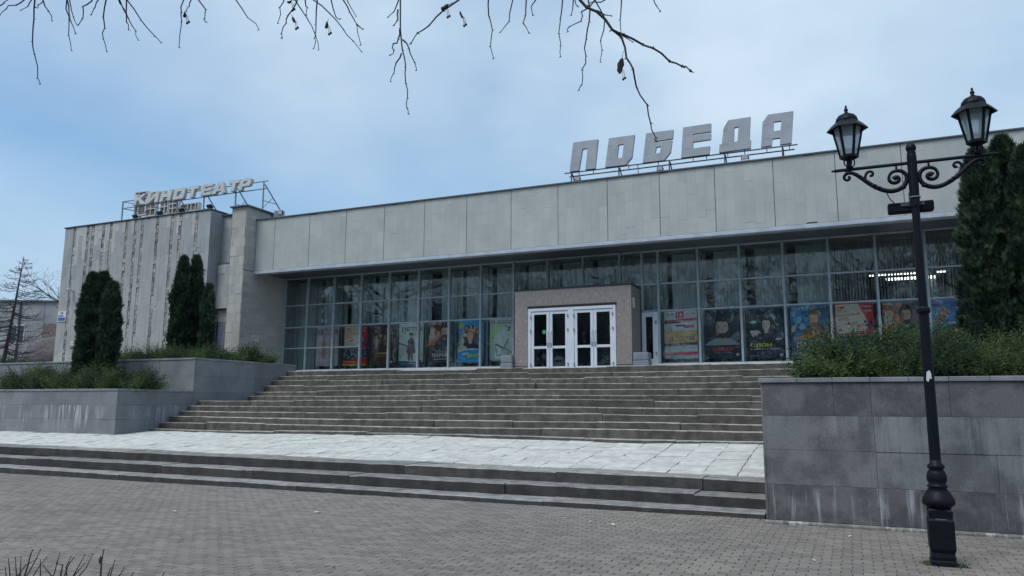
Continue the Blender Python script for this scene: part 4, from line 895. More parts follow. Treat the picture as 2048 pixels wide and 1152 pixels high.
# ================================================================== ROOF SIGNS
POB = {
'П': [[(-8.78, 11.08), (-7.84, 11.07), (-7.97, 10.0), (-8.33, 10.0), (-8.23, 10.79), (-8.44, 10.79), (-8.58, 10.0), (-8.93, 10.0)]],
'О': [[(-7.43, 11.05), (-6.5, 11.04), (-6.61, 10.24), (-6.84, 9.99), (-7.59, 10.0)], [(-7.09, 10.76), (-6.89, 10.77), (-6.96, 10.27), (-7.15, 10.27)]],
'Б': [[(-6.08, 11.04), (-5.13, 11.03), (-5.16, 10.72), (-5.72, 10.71), (-5.73, 10.65), (-5.18, 10.66), (-5.25, 10.24), (-5.48, 9.98), (-6.23, 9.99)], [(-5.74, 10.49), (-5.57, 10.5), (-5.61, 10.27), (-5.79, 10.26)]],
'Е': [[(-4.79, 11.06), (-3.85, 11.07), (-3.86, 10.78), (-4.45, 10.78), (-4.45, 10.72), (-3.86, 10.72), (-3.88, 10.51), (-4.47, 10.5), (-4.49, 10.27), (-3.91, 10.27), (-3.95, 10.0), (-4.89, 9.99)]],
'Д': [[(-3.28, 11.09), (-2.56, 11.1), (-2.63, 10.3), (-2.58, 10.3), (-2.6, 10.02), (-3.62, 10.01), (-3.59, 10.29), (-3.52, 10.29), (-3.44, 10.84)], [(-3.1, 10.81), (-2.95, 10.82), (-3.01, 10.31), (-3.13, 10.31)]],
'А': [[(-2.0, 11.09), (-1.22, 11.09), (-1.33, 10.02), (-1.68, 10.02), (-1.66, 10.25), (-1.91, 10.25), (-1.94, 10.02), (-2.27, 10.02), (-2.19, 10.85)], [(-1.84, 10.82), (-1.6, 10.82), (-1.64, 10.5), (-1.86, 10.5)]]}
ps = thing('roof_sign', 'large angular grey letters reading ПОБЕДА on a steel frame above the foyer', 'sign', (-5.1, 25.3, 9.3))
YS = 25.3
for ch, loops in POB.items():
    o = MB().prism(loops, YS, YS+0.13).build('letter', m_letter, ps)
    xs_ = [p[0] for p in loops[0]]
    for zz in (10.27, 10.74):
        MB().box(min(xs_)+0.10, YS-0.002, zz, min(xs_)+0.30, YS-0.0005, zz+0.006).build('sheet_seam', m_dsteel, o)
MB().bar((-9.14, YS+0.06, 9.965), (-1.15, YS+0.06, 9.965), 0.035).build('rail', m_dsteel, ps)
MB().bar((-9.0, YS+0.2, 9.86), (-1.25, YS+0.2, 9.86), 0.035).build('rail', m_dsteel, ps)
for x in (-8.88, -7.10, -5.31, -3.45, -1.62):
    MB().bar((x, YS+0.06, 9.25), (x, YS+0.06, 9.95), 0.04).build('post', m_dsteel, ps)
    MB().bar((x+0.02, YS+0.9, 9.22), (x+0.02, YS+0.1, 9.93), 0.035).build('brace', m_dsteel, ps)
for x in (-8.6, -8.05, -6.75, -5.7, -4.5, -4.05, -3.35, -2.8, -2.1, -1.4):
    MB().bar((x, YS+0.1, 9.86), (x, YS+0.08, 10.02), 0.025).build('strut', m_dsteel, ps)
MB().bar((-6.43, YS+0.3, 9.2), (-6.43, YS+0.1, 9.96), 0.025).build('strut', m_steel, ps)
def floodlight(x, y, z, lab, m, w=0.2, tilt=0.5, face=m_sill):
    t = thing('floodlight', lab, 'floodlight', (x, y, z), 'roof floodlights')
    b = MB(); c, s_ = math.cos(tilt), math.sin(tilt)
    def rot(p): return (x+p[0], y+p[1]*c-p[2]*s_, z+0.12+p[1]*s_+p[2]*c)
    b.cbox(-w/2, -0.05, -w*0.36, w/2, 0.04, w*0.36, 0.01); b.v = [rot(p) for p in b.v]; bo = b.build('housing', m, t)
    b = MB(); b.box(-w/2+0.02, -0.054, -w*0.36+0.02, w/2-0.02, -0.0505, w*0.36-0.02); b.v = [rot(p) for p in b.v]; b.build('lens', face, bo)
    MB().bar((x-w/2-0.01, y, z), (x-w/2-0.01, y, z+0.13), 0.015).bar((x+w/2+0.01, y, z), (x+w/2+0.01, y, z+0.13), 0.015).bar((x-w/2-0.02, y, z-0.0), (x+w/2+0.02, y, z-0.0), 0.02).build('bracket', m_dsteel, t)
    MB().bar((x, y, z-0.12), (x, y, z), 0.02).build('stem', m_dsteel, t)
floodlight(-8.41, 24.68, 9.38, 'white floodlight on the roof edge below the first big letter', m_gbox, 0.2, 0.3)
floodlight(-5.48, 24.68, 9.38, 'white floodlight on the roof edge below the third big letter', m_gbox, 0.2, 0.3)
floodlight(-2.72, 24.68, 9.42, 'white floodlight on the roof edge below the fifth big letter', m_gbox, 0.22, 0.3)
floodlight(-29.65, 24.2, 9.98, 'small dark floodlight at the left end of the block roof', m_iron, 0.25, 0.9, m_dsteel)
floodlight(-28.1, 24.2, 9.98, 'dark floodlight on the block roof under the second letter of the small sign', m_iron, 0.27, 0.9, m_dsteel)
floodlight(-26.77, 24.2, 9.98, 'dark floodlight on the block roof below the middle of the small sign', m_iron, 0.27, 0.9, m_dsteel)
floodlight(-25.12, 24.2, 9.98, 'dark floodlight at the right end of the block roof', m_iron, 0.27, 0.9, m_dsteel)
floodlight(-21.62, 24.7, 9.48, 'square floodlight beside the metal cabinet at the pillar', m_dsteel, 0.22, 0.2)
eb = thing('metal_cabinet', 'small pale metal cabinet on the roof behind the stone pillar', 'cabinet', (-22.2, 25.3, 9.32))
MB().cbox(-22.34, 25.1, 9.32, -22.0, 25.4, 9.86, 0.01).build('cabinet_body', m_trim, eb)
MB().box(-22.31, 25.096, 9.36, -22.03, 25.099, 9.82).build('cabinet_door', m_steel, eb)

GL = {'К': [[(0, 0), (.28, 0), (.28, .36), (.38, .46), (.68, 0), (1.02, 0), (.58, .56), (1, 1), (.66, 1), (.28, .6), (.28, 1), (0, 1)]],
'И': [[(0, 0), (.27, 0), (.72, .55), (.72, 0), (1, 0), (1, 1), (.73, 1), (.28, .45), (.28, 1), (0, 1)]],
'Н': [[(0, 0), (.3, 0), (.3, .36), (.7, .36), (.7, 0), (1, 0), (1, 1), (.7, 1), (.7, .64), (.3, .64), (.3, 1), (0, 1)]],
'О': [[(.08, 0), (.92, 0), (1, .1), (1, .9), (.92, 1), (.08, 1), (0, .9), (0, .1)], [(.3, .28), (.7, .28), (.7, .72), (.3, .72)]],
'Т': [[(.34, 0), (.66, 0), (.66, .72), (1, .72), (1, 1), (0, 1), (0, .72), (.34, .72)]],
'Е': [[(0, 0), (1, 0), (1, .22), (.3, .22), (.3, .39), (.95, .39), (.95, .61), (.3, .61), (.3, .78), (1, .78), (1, 1), (0, 1)]],
'А': [[(0, 0), (.28, 0), (.34, .2), (.66, .2), (.72, 0), (1, 0), (.66, 1), (.34, 1)], [(.42, .42), (.58, .42), (.5, .72)]],
'Р': [[(0, 0), (.3, 0), (.3, .3), (.9, .3), (1, .42), (1, .9), (.9, 1), (0, 1)], [(.3, .54), (.7, .54), (.7, .76), (.3, .76)]]}
ks = thing('roof_sign', 'small slanted white letters reading КИНОТЕАТР on a steel frame above the striped block', 'sign', (-27, 24.7, 9.9))
YK = 24.62
for ch, x0_, x1_ in (('К', -30.4, -29.68), ('И', -29.56, -28.82), ('Н', -28.69, -28.02), ('О', -27.88, -27.20), ('Т', -27.05, -26.42), ('Е', -26.19, -25.58), ('А', -25.52, -24.72), ('Т', -24.62, -24.02), ('Р', -23.98, -23.36)):
    loops = [[(x0_+(x1_-x0_)*u + 0.12*v, 10.80+0.50*v) for u, v in l] for l in GL[ch]]
    MB().prism(loops, YK, YK+0.16).build('letter', m_letside, ks)
for z in (10.79, 11.12): MB().bar((-31.35, YK+0.2, z), (-22.5, YK+0.2, z), 0.035).build('rail', m_steel, ks)
for x in (-31.33, -27.8, -26.16, -24.3, -22.75):
    zb_ = 9.7
    MB().bar((x, YK+0.22, zb_), (x, YK+0.22, 11.12), 0.045).build('post', m_steel, ks)
    if x > -31:
        MB().bar((x+0.45, YK+1.1, zb_), (x+0.03, YK+0.26, 11.0), 0.04).build('brace', m_steel, ks)
        MB().bar((x+0.3, YK+0.72, 10.2), (x, YK+0.24, 10.28), 0.025).build('strut', m_steel, ks)
        MB().bar((x, YK+0.24, 9.95), (x+0.22, YK+0.56, 10.45), 0.025).build('strut', m_steel, ks)
for z in (10.79, 11.12): MB().bar((-31.33, YK+0.22, z), (-30.6, YK+1.9, z), 0.03).build('rail', m_steel, ks)
# older letters seen from behind
bs = thing('roof_sign', 'brown-backed box letters seen from behind under the small white sign', 'sign', (-30.4, 26.5, 9.5))
def backbox(x0_, x1_, z0, z1, bars, hb):
    b = MB(); b.box(x0_, 26.44, z0, x1_, 26.62, z0+0.05, m=1); b.box(x0_, 26.44, z1-0.05, x1_, 26.62, z1, m=1)
    for u in bars: b.box(x0_+(x1_-x0_)*u-0.02, 26.43, z0+0.01, x0_+(x1_-x0_)*u+0.02, 26.63, z1-0.01, m=1)
    for v in hb: b.box(x0_+0.01, 26.435, z0+(z1-z0)*v-0.018, x1_-0.01, 26.625, z0+(z1-z0)*v+0.018, m=1)
    b.box(x0_+0.02, 26.5, z0+0.02, x1_-0.02, 26.515, z1-0.02, m=0)
    b.build('letter', [m_rust, m_letside], bs)
backbox(-32.5, -31.75, 10.9, 12.15, (0, 0.35, 1), (0.45, 0.75)); backbox(-31.7, -31.05, 10.8, 12.05, (0, 0.5, 1), (0.3, 0.6))
backbox(-30.7, -30.2, 10.78, 11.6, (0, 0.55, 1), (0.5,)); backbox(-30.1, -29.55, 10.75, 11.5, (0, 0.4, 1), (0.4, 0.7)); backbox(-29.35, -28.2, 10.78, 11.2, (0, 0.4, 0.6, 0.85, 1), ())
for x in (-32.3, -31.4, -30.5, -29.8, -28.8): MB().bar((x, 26.7, 9.2), (x, 26.65, 11.0), 0.05).build('post', m_dsteel, bs)
MB().bar((-32.5, 26.68, 10.7), (-28.2, 26.68, 10.72), 0.04).build('rail', m_dsteel, bs)

# ================================================================== SMALL WALL FITTINGS
m_blue = mat('plate_blue', (0.06, 0.12, 0.33), rough=0.4)
ap = thing('wall_plate', 'blue and white address plate at the left corner of the striped block', 'sign', (-33.54, YB-0.02, 5.4))
MB().cbox(-33.80, YB-0.045, 5.36, -33.26, YB-0.015, 5.84, 0.004).build('plate', m_sill, ap)
MB().box(-33.77, YB-0.047, 5.40, -33.29, YB-0.0455, 5.56).box(-33.77, YB-0.047, 5.60, -33.42, YB-0.0455, 5.66).box(-33.60, YB-0.047, 5.72, -33.46, YB-0.0455, 5.80).build('printed_bands', m_blue, ap)
def notice(mbuild, lab, loc):
    t = thing('notice_plate', lab, 'sign', loc); return t
n1 = notice(None, 'small white notice plate low on the striped block', (-32.68, YB-0.02, 4.1))
MB().cbox(-32.80, YB-0.035, 4.12, -32.56, YB-0.014, 4.40, 0.003).build('plate', m_sill, n1)
MB().box(-32.77, YB-0.037, 4.30, -32.59, YB-0.0355, 4.32).box(-32.77, YB-0.037, 4.24, -32.62, YB-0.0355, 4.255).box(-32.77, YB-0.037, 4.18, -32.6, YB-0.0355, 4.195).build('printed_lines', m_dsteel, n1)
n2 = notice(None, 'small white notice plate on the wall left of the glazing', (XS+0.02, 24.77, 4.2))
MB().cbox(XS+0.014, 24.58, 4.2, XS+0.03, 24.98, 4.44, 0.003).build('plate', m_sill, n2)
MB().box(XS+0.0305, 24.62, 4.36, XS+0.032, 24.94, 4.38).box(XS+0.0305, 24.62, 4.30, XS+0.032, 24.9, 4.315).box(XS+0.0305, 24.62, 4.25, XS+0.032, 24.92, 4.262).build('printed_lines', m_dsteel, n2)
cv = thing('security_camera', 'small white security camera high on the striped block', 'camera', (-32.94, YB-0.05, 6.76))
MB().tube([(-32.94, YB-0.02, 6.80), (-32.94, YB-0.12, 6.80)], 0.03, 8).build('bracket', m_sill, cv)
MB().cbox(-33.0, YB-0.34, 6.74, -32.88, YB-0.10, 6.85, 0.015).build('housing', m_sill, cv)
MB().tube([(-32.94, YB-0.345, 6.795), (-32.94, YB-0.335, 6.795)], 0.035, 10).build('lens', m_black, cv)
for (x0_, x1_, yb_, lab) in ((-11.52, -11.06, 25.5, 'grey two-tier box at the left corner of the entrance porch'), (-6.66, -6.12, 25.55, 'grey two-tier box at the right corner of the entrance porch')):
    t = thing('stone_box', lab, 'box', ((x0_+x1_)/2, yb_, 2.81), 'boxes beside the porch')
    MB().cbox(x0_, yb_-0.5, 2.81, x1_, yb_, 3.09, 0.02).build('lower_tier', m_gbox, t)
    MB().cbox(x0_+0.01, yb_-0.49, 3.10, x1_-0.01, yb_-0.01, 3.36, 0.02).build('upper_tier', m_gbox, t)
    MB().cbox(x0_+0.03, yb_-0.47, 3.361, x1_-0.03, yb_-0.03, 3.375, 0.004).build('lid', m_dsteel, t)
# number on the plate at the porch
v, f = text_mesh('1', 0.01)
MB().add([(VX1+0.026, YV+0.27+0.05*p[0], 5.02+0.18*p[1]) for p in v], f).build('numeral', m_black, porch)

# ================================================================== LAMP POST
LX, LY = 0.759, 9.295
lp = thing('street_lamp', 'black cast-iron street lamp with two frosted lanterns on scrolled arms', 'street lamp', (LX, LY, 0))
b = MB(); q = math.pi/4; s2 = math.sqrt(2)
b.lathe([(0.125*s2*0.95, -0.05), (0.125*s2*0.95, 0.03), (0.112*s2, 0.05)], (LX, LY, 0), 4, rot=q)
b.lathe([(0.108*s2, 0.05), (0.112*s2, 0.08), (0.104*s2, 0.12), (0.118*s2, 0.16), (0.118*s2, 0.44), (0.108*s2, 0.46), (0.112*s2, 0.54), (0.10*s2, 0.56)], (LX, LY, 0), 4, rot=q)
b.build('plinth', m_iron, lp)
MB().cbox(LX-0.05, LY-0.118, 0.445, LX+0.05, LY-0.105, 0.462, 0.004).build('hatch_lip', m_dsteel, lp)
b = MB(); b.lathe([(0.10, 0.54), (0.125, 0.58), (0.152, 0.60), (0.155, 0.63), (0.142, 0.665), (0.112, 0.72), (0.082, 0.765), (0.098, 0.775), (0.098, 0.79), (0.078, 0.80), (0.094, 0.84), (0.097, 0.88), (0.082, 0.93), (0.064, 0.955), (0.082, 0.965), (0.082, 0.995), (0.058, 1.015), (0.054, 1.05)], (LX, LY, 0), 20)
b.build('turned_base', m_iron, lp, True)
MB().lathe([(0.054, 1.05), (0.050, 2.60)], (LX, LY, 0), 16).lathe([(0.062, 2.60), (0.068, 2.62), (0.068, 2.65), (0.05, 2.67)], (LX, LY, 0), 16).lathe([(0.046, 2.66), (0.040, 3.82)], (LX, LY, 0), 16).lathe([(0.048, 3.78), (0.05, 3.80), (0.05, 4.36), (0.044, 4.40)], (LX, LY, 0), 16).build('pole', m_iron, lp, False)
fb = MB().lathe([(0.035, 4.38), (0.05, 4.40), (0.038, 4.415), (0.052, 4.44), (0.055, 4.46), (0.047, 4.49), (0.030, 4.515), (0.008, 4.535)], (LX, LY, 0), 12).build('pine_cone_finial', m_iron, lp, True)
m_stick = mat('torn_sticker', (0.62, 0.64, 0.66), rough=0.8)
MB().add([(LX-0.030, LY-0.052, 1.88), (LX-0.012, LY-0.0535, 1.86), (LX+0.006, LY-0.0535, 1.90), (LX+0.022, LY-0.0525, 1.89), (LX+0.02, LY-0.0525, 1.95), (LX+0.008, LY-0.0535, 1.985), (LX-0.02, LY-0.0535, 1.97), (LX-0.026, LY-0.0525, 1.93)], [tuple(range(8))]).build('torn_sticker', m_stick, lp)
ZA = 4.29
def lantern(sx):
    X = LX + sx*0.635
    MB().tube([(LX+sx*0.04, LY, ZA), (LX+sx*0.8, LY, ZA)], 0.019, 8).tube([(LX+sx*0.8, LY, ZA), (LX+sx*0.83, LY, ZA)], 0.012, 8).build('arm', m_iron, lp)
    def P(u, w): return (LX+sx*u, LY, ZA+w)
    sp = [P(0.155+0.03*math.cos(a)*(0.5+a/5), -0.165+0.03*math.sin(a)*(0.5+a/5)) for a in np.linspace(0.2, 7.0, 22)]
    sp = []
    for k in range(20):
        a = -0.3 + k*0.36; r = 0.02 + 0.0045*k
        sp.append(P(0.16 + r*math.cos(a), -0.165 + r*math.sin(a)))
    main = [P(*p) for p in ((0.235, -0.12), (0.21, -0.085), (0.155, -0.07), (0.10, -0.085), (0.062, -0.135), (0.062, -0.20), (0.095, -0.26), (0.155, -0.295), (0.225, -0.305), (0.30, -0.285), (0.38, -0.24), (0.46, -0.175), (0.53, -0.105), (0.59, -0.055), (0.645, -0.035), (0.69, -0.055), (0.705, -0.095), (0.68, -0.125), (0.65, -0.12), (0.64, -0.095), (0.655, -0.08))]
    def smooth(p):
        o = [p[0]]
        for i in range(len(p)-1):
            A_, B_ = Vector(p[i]), Vector(p[i+1]); o += [A_*0.75+B_*0.25, A_*0.25+B_*0.75]
        return o + [p[-1]]
    curl = [P(*p) for p in ((0.235, -0.12), (0.245, -0.165), (0.22, -0.205), (0.175, -0.215), (0.14, -0.19), (0.145, -0.155), (0.175, -0.145), (0.195, -0.165))]
    mm = smooth(smooth(main)); n_ = len(mm)
    rad = [0.016 + 0.010*math.sin(math.pi*min(1, i/(n_*0.8))) for i in range(n_)]
    b = MB(); b.tube(mm, rad, 8)
    cc_ = smooth(smooth(curl)); b.tube(cc_, [0.016+0.012*i/len(cc_) for i in range(len(cc_))], 8)
    c2 = smooth(smooth([P(*p) for p in ((0.48, -0.16), (0.482, -0.10), (0.46, -0.055), (0.42, -0.045), (0.395, -0.075), (0.41, -0.105), (0.432, -0.095))])); b.tube(c2, 0.015, 8)
    b.tube([P(0.04, -0.165), P(0.075, -0.165)], 0.016, 8); b.tube([P(0.16, -0.07), P(0.16, -0.005)], 0.012, 6); b.tube([P(0.675, -0.04), P(0.675, -0.0)], 0.012, 6)
    for u, w in ((0.36, -0.25), (0.40, -0.222), (0.11, -0.275)): b.lathe([(0.034, -0.012), (0.034, 0.012)], P(u, w), 8)
    b.build('scroll_bracket', m_iron, lp, True)
    ln = MB()
    # stem with loops, bottom ring, hexagonal ribs, roof
    C = (X, LY, 0); h0 = 0.0
    ln.lathe([(0.035, ZA+0.015), (0.04, ZA+0.03), (0.02, ZA+0.04), (0.014, ZA+0.12), (0.05, ZA+0.13)], C, 10)
    for k in range(4):
        a = k*math.pi/2+0.4; dx, dy = math.cos(a), math.sin(a)
        ln.tube([(X+dx*0.02, LY+dy*0.02, ZA+0.03), (X+dx*0.055, LY+dy*0.055, ZA+0.055), (X+dx*0.06, LY+dy*0.06, ZA+0.09), (X+dx*0.05, LY+dy*0.05, ZA+0.135)], 0.008, 6)
    zb_, zt_ = ZA+0.14, ZA+0.505; rb, rt = 0.092, 0.162
    ln.lathe([(0.06, zb_-0.02), (rb+0.012, zb_-0.005), (rb+0.012, zb_+0.025), (rb, zb_+0.03)], C, 6, rot=h0)
    for k in range(6):
        a = h0 + k*math.pi/3
        ln.bar((X+rb*math.cos(a), LY+rb*math.sin(a), zb_+0.02), (X+rt*math.cos(a), LY+rt*math.sin(a), zt_), 0.022)
    lroot = ln.build('lantern_frame', m_iron, lp)
    MB().lathe([(0.17, zt_-0.012), (0.222, zt_-0.035), (0.224, zt_-0.028), (0.172, zt_+0.03), (0.125, zt_+0.07)], C, 6, rot=h0).lathe([(0.118, zt_+0.066), (0.122, zt_+0.078), (0.113, zt_+0.11), (0.09, zt_+0.14), (0.05, zt_+0.16), (0.02, zt_+0.168)], C, 18).build('lantern_roof', m_iron, lroot)
    MB().lathe([(0.02, zt_+0.165), (0.03, zt_+0.175), (0.014, zt_+0.185), (0.024, zt_+0.205), (0.02, zt_+0.225), (0.009, zt_+0.235), (0.015, zt_+0.25), (0.004, zt_+0.27)], C, 8).build('finial', m_iron, lroot, True)
    for k in range(6):
        a, a2 = h0+k*math.pi/3, h0+(k+1)*math.pi/3; e1, e2 = 0.93, 0.93
        p4 = [(X+rb*e1*math.cos(a), LY+rb*e1*math.sin(a), zb_+0.03), (X+rb*e1*math.cos(a2), LY+rb*e1*math.sin(a2), zb_+0.03), (X+rt*e2*math.cos(a2), LY+rt*e2*math.sin(a2), zt_-0.005), (X+rt*e2*math.cos(a), LY+rt*e2*math.sin(a), zt_-0.005)]
        MB().add(p4 + [((p[0]-X)*0.97+X, (p[1]-LY)*0.97+LY, p[2]) for p in p4], [(0, 1, 2, 3), (7, 6, 5, 4), (0, 4, 5, 1), (2, 6, 7, 3)]).build('pane', m_lglass, lroot)
lantern(-1); lantern(1)
fl = thing('led_floodlight', 'ribbed black floodlight clamped to the lamp post below its arms', 'floodlight', (LX, LY+0.11, 3.8))
b = MB(); b.cbox(LX-0.27, LY+0.06, 3.75, LX+0.19, LY+0.18, 3.865, 0.015); bo = b.build('housing', m_iron, fl)
for k in range(5): MB().box(LX-0.262+0.021*k, LY+0.05, 3.755, LX-0.255+0.021*k, LY+0.0605, 3.86).build('cooling_fin', m_iron, bo)
for k in range(4): MB().box(LX+0.11+0.021*k, LY+0.05, 3.755, LX+0.117+0.021*k, LY+0.0605, 3.86).build('cooling_fin', m_iron, bo)
MB().cbox(LX-0.14, LY+0.045, 3.81, LX+0.10, LY+0.062, 3.86, 0.006).build('driver_box', m_dsteel, fl)
MB().box(LX-0.055, LY+0.02, 3.86, LX-0.03, LY+0.06, 3.96).build('clamp', m_dsteel, fl)
MB().tube([(LX-0.05, LY-0.045, 3.89), (LX, LY-0.055, 3.89), (LX+0.05, LY-0.045, 3.89), (LX+0.055, LY+0.04, 3.89)], 0.007, 6).build('strap', m_steel, fl)
MB().tube([(LX-0.19, LY+0.1, 3.86), (LX-0.24, LY+0.06, 3.91), (LX-0.27, LY+0.02, 3.97), (LX-0.26, LY, 4.01)], 0.006, 6).tube([(LX-0.635, LY+0.01, ZA), (LX-0.6, LY+0.03, ZA-0.06), (LX-0.54, LY+0.02, ZA-0.10), (LX-0.5, LY, ZA-0.11)], 0.005, 6).build('cable', m_black, fl)
# grass at the foot of the lamp
g = MB(); rg = random.Random(9)
for k in range(130):
    a = rg.choice([rg.gauss(3.0, 0.5), rg.gauss(-0.3, 0.4)]); d = rg.uniform(0.13, 0.22); x, y = LX+d*math.cos(a), LY+d*0.8*math.sin(a)-0.02
    h = rg.uniform(0.012, 0.035); dx, dy = rg.uniform(-0.03, 0.03), rg.uniform(-0.03, 0.03)
    g.add([(x-0.003, y, -0.01), (x+0.003, y, -0.01), (x+dx, y+dy, h)], [(0, 1, 2)])
tag(g.build('grass_tuft', m_moss), 'short grass growing round the foot of the lamp post', 'grass', kind='stuff')

# ================================================================== PLANTING
def unit(a): return a/np.maximum(np.linalg.norm(a, axis=1, keepdims=True), 1e-9)
def thuja(px_, py_, z0, h, r, n, label, seed, sparse=1.0, size=0.088, group='tall columnar conifers'):
    g = np.random.default_rng(seed); t0 = thing('thuja_tree', label, 'tree', (px_, py_, z0-0.05), group)
    t = g.random(n)**0.92
    ph = g.uniform(0, 6, 4); an = g.uniform(0, 2*np.pi, n)
    lk = 0.85
    prof = np.where(t < 0.12, 0.72+0.28*t/0.12, np.where(t < 0.62, 1.0-0.10*(t-0.12)/0.5, 0.90*np.clip((1-t)/0.38, 0, 1)**0.62+0.05))
    lump = 1 + 0.15*np.sin(3*an+ph[0]+9*t)+0.12*np.sin(5*an+ph[1]-17*t)+0.12*np.sin(19*t+ph[2]+2*an)+0.14*np.sin(37*t+ph[3]-3*an)
    lump = lump + np.where(t > 0.62, 0.30*np.sin(2*an+ph[1]), 0)*np.clip((t-0.62)*4, 0, 1)
    lump = 1 + (lump-1)*lk
    rad = r*prof*lump*(0.55+0.48*g.random(n)**0.6)*np.where(g.random(n) < 0.10, g.uniform(1.03, 1.25, n), 1.0)
    out = np.stack([np.cos(an), np.sin(an), np.zeros(n)], 1)
    P = np.stack([px_+rad*out[:, 0], py_+rad*out[:, 1], z0+0.02+t*h*0.985], 1)
    up = np.array([0, 0, 1.0])
    d = unit(out*g.uniform(0.15, 0.75, (n, 1)) + up*g.uniform(0.6, 1.1, (n, 1)) + g.normal(0, 0.22, (n, 3)))
    tan = unit(np.cross(d, g.normal(0, 1, (n, 3))))
    s = size*g.uniform(0.7, 1.5, n)[:, None]
    tris = []; ats = []; base = g.random(n)
    for k, (w, l_) in enumerate(((-0.8, 0.85), (-0.3, 1.25), (0.2, 1.45), (0.7, 0.9))):
        a_ = P + tan*s*w*0.25; tip = P + d*s*l_*1.25 + tan*s*w*0.85
        q_ = tan*s*0.15
        mid = P + d*s*l_*0.6 + tan*s*w*0.6
        tris += [np.stack([a_, mid-q_, tip, mid+q_], 1)]
        ats.append(np.clip(base+g.normal(0, 0.12, n), 0, 1))
    V = np.concatenate(tris).reshape(-1, 3); Fq = np.arange(len(V)).reshape(-1, 4)
    np_mesh('crown', V, Fq, m_thuja, np.concatenate(ats), t0)
    b = MB()
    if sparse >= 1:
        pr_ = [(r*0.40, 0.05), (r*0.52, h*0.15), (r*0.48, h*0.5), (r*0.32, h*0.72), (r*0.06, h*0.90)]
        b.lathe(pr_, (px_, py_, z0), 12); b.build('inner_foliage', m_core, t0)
    tb = MB(); tb.tube([(px_, py_, z0-0.1), (px_+0.02, py_, z0+h*0.4), (px_, py_+0.01, z0+h*0.85)], [0.06, 0.045, 0.012], 8)
    for k in range(14):
        z = z0+h*(0.05+0.055*k); a = g.uniform(0, 6.28); tb.tube([(px_, py_, z), (px_+r*0.6*math.cos(a), py_+r*0.6*math.sin(a), z+r*0.7)], [0.015, 0.005], 5)
    tb.build('trunk', m_bark, t0)
thuja(-23.27, 17.55, 1.98, 3.95, 0.32, 7000, 'left stem of the three conifers before the striped block', 1)
thuja(-23.07, 17.8, 1.98, 4.0, 0.29, 6000, 'middle stem of the three conifers before the striped block', 2)
thuja(-22.20, 17.5, 1.98, 3.55, 0.27, 5500, 'shorter right stem of the three conifers before the striped block', 3)
thuja(-23.35, 21.4, 3.0, 4.2, 0.34, 6500, 'tall conifer left of the slim one by the service door', 4)
thuja(-23.22, 21.9, 3.0, 4.3, 0.32, 6000, 'tall conifer behind and between its pair by the service door', 5)
thuja(-21.86, 21.3, 3.0, 3.0, 0.22, 1900, 'slim sparse young conifer with a bare stem by the service door', 6, sparse=0, size=0.085)
thuja(2.17, 14.5, 1.95, 3.95, 0.37, 15000, 'nearest conifer at the right, partly behind the lantern', 7, size=0.058)
thuja(2.57, 14.75, 1.95, 4.2, 0.36, 14000, 'tallest pointed conifer at the right edge', 8, size=0.058)
thuja(2.80, 14.3, 1.95, 3.85, 0.42, 14000, 'conifer cut off by the right edge of the picture', 9, size=0.058)

def juniper(cx_, cy_, z0, rx, ry, h, n, label, seed, L=0.26, lean=(0, 0), group='spreading juniper shrubs'):
    g = np.random.default_rng(seed); t0 = thing('juniper_shrub', label, 'shrub', (cx_, cy_, z0), group)
    an = g.uniform(0, 2*np.pi, n); rr_ = np.sqrt(g.random(n)); u, v = rr_*np.cos(an), rr_*np.sin(an)
    lump = 0.70+0.30*np.sin(u*4.1+seed)*np.sin(v*3.7+seed*2)+0.22*np.sin(u*8+seed*3)*np.sin(v*7+seed)
    top = np.sqrt(np.clip(1-rr_**2, 0, 1))*h*np.clip(lump, 0.35, 1.15)
    w = g.random(n)**0.45
    P = np.stack([cx_+rx*u+lean[0]*w, cy_+ry*v+lean[1]*w, z0-0.03+top*w], 1)
    out = unit(np.stack([u*1.3+lean[0]*0.8+0.5*np.sin(u*6+v*5+seed), v*1.3+lean[1]*0.8, 0.30+0.6*w], 1)+g.normal(0, 0.22, (n, 3)))
    side = unit(np.cross(out, g.normal(0, 1, (n, 3)))); nrm = np.cross(out, side)
    Ls = L*(0.55+1.25*g.random(n)**2.2)[:, None]
    quads = []; ats = []; base = np.clip(g.normal(0.34, 0.17, n) + 0.22*np.sin(u*5+v*4+seed), 0, 1)
    K = 16 if cy_ < 14.5 else 12
    for k in range(K):
        t = (k+0.5)/K; a = k*2.4
        sd__ = side*math.cos(a)+nrm*math.sin(a)
        o = P + out*Ls*t; ln = Ls*(0.29*(1-t*0.72))
        dirn = unit(out*0.85 + sd__*(1.0 if k < K-1 else 0.0)); wv = unit(np.cross(dirn, sd__+nrm*0.31))*Ls*0.021
        quads.append(np.stack([o-wv*0.5, o+dirn*ln*0.5-wv, o+dirn*ln, o+dirn*ln*0.5+wv], 1)); ats.append(np.clip(base+0.16*t+g.normal(0, 0.07, n), 0, 1))
    V = np.concatenate(quads).reshape(-1, 3); np_mesh('foliage', V, np.arange(len(V)).reshape(-1, 4), m_jun, np.concatenate(ats), t0)
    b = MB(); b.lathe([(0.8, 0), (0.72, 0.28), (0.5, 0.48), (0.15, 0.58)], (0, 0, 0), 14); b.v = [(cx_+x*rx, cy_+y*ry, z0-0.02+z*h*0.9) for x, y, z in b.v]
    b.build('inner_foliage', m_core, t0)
ZP = 1.95
juniper(0.12, 12.35, ZP, 0.52, 0.5, 0.50, 2400, 'feathery juniper spilling over the left end of the right planter', 31, 0.32, (-0.16, -0.05))
juniper(0.42, 12.7, ZP, 0.75, 0.8, 0.74, 3300, 'juniper mound below the tall yellow-lettered poster', 32, 0.26)
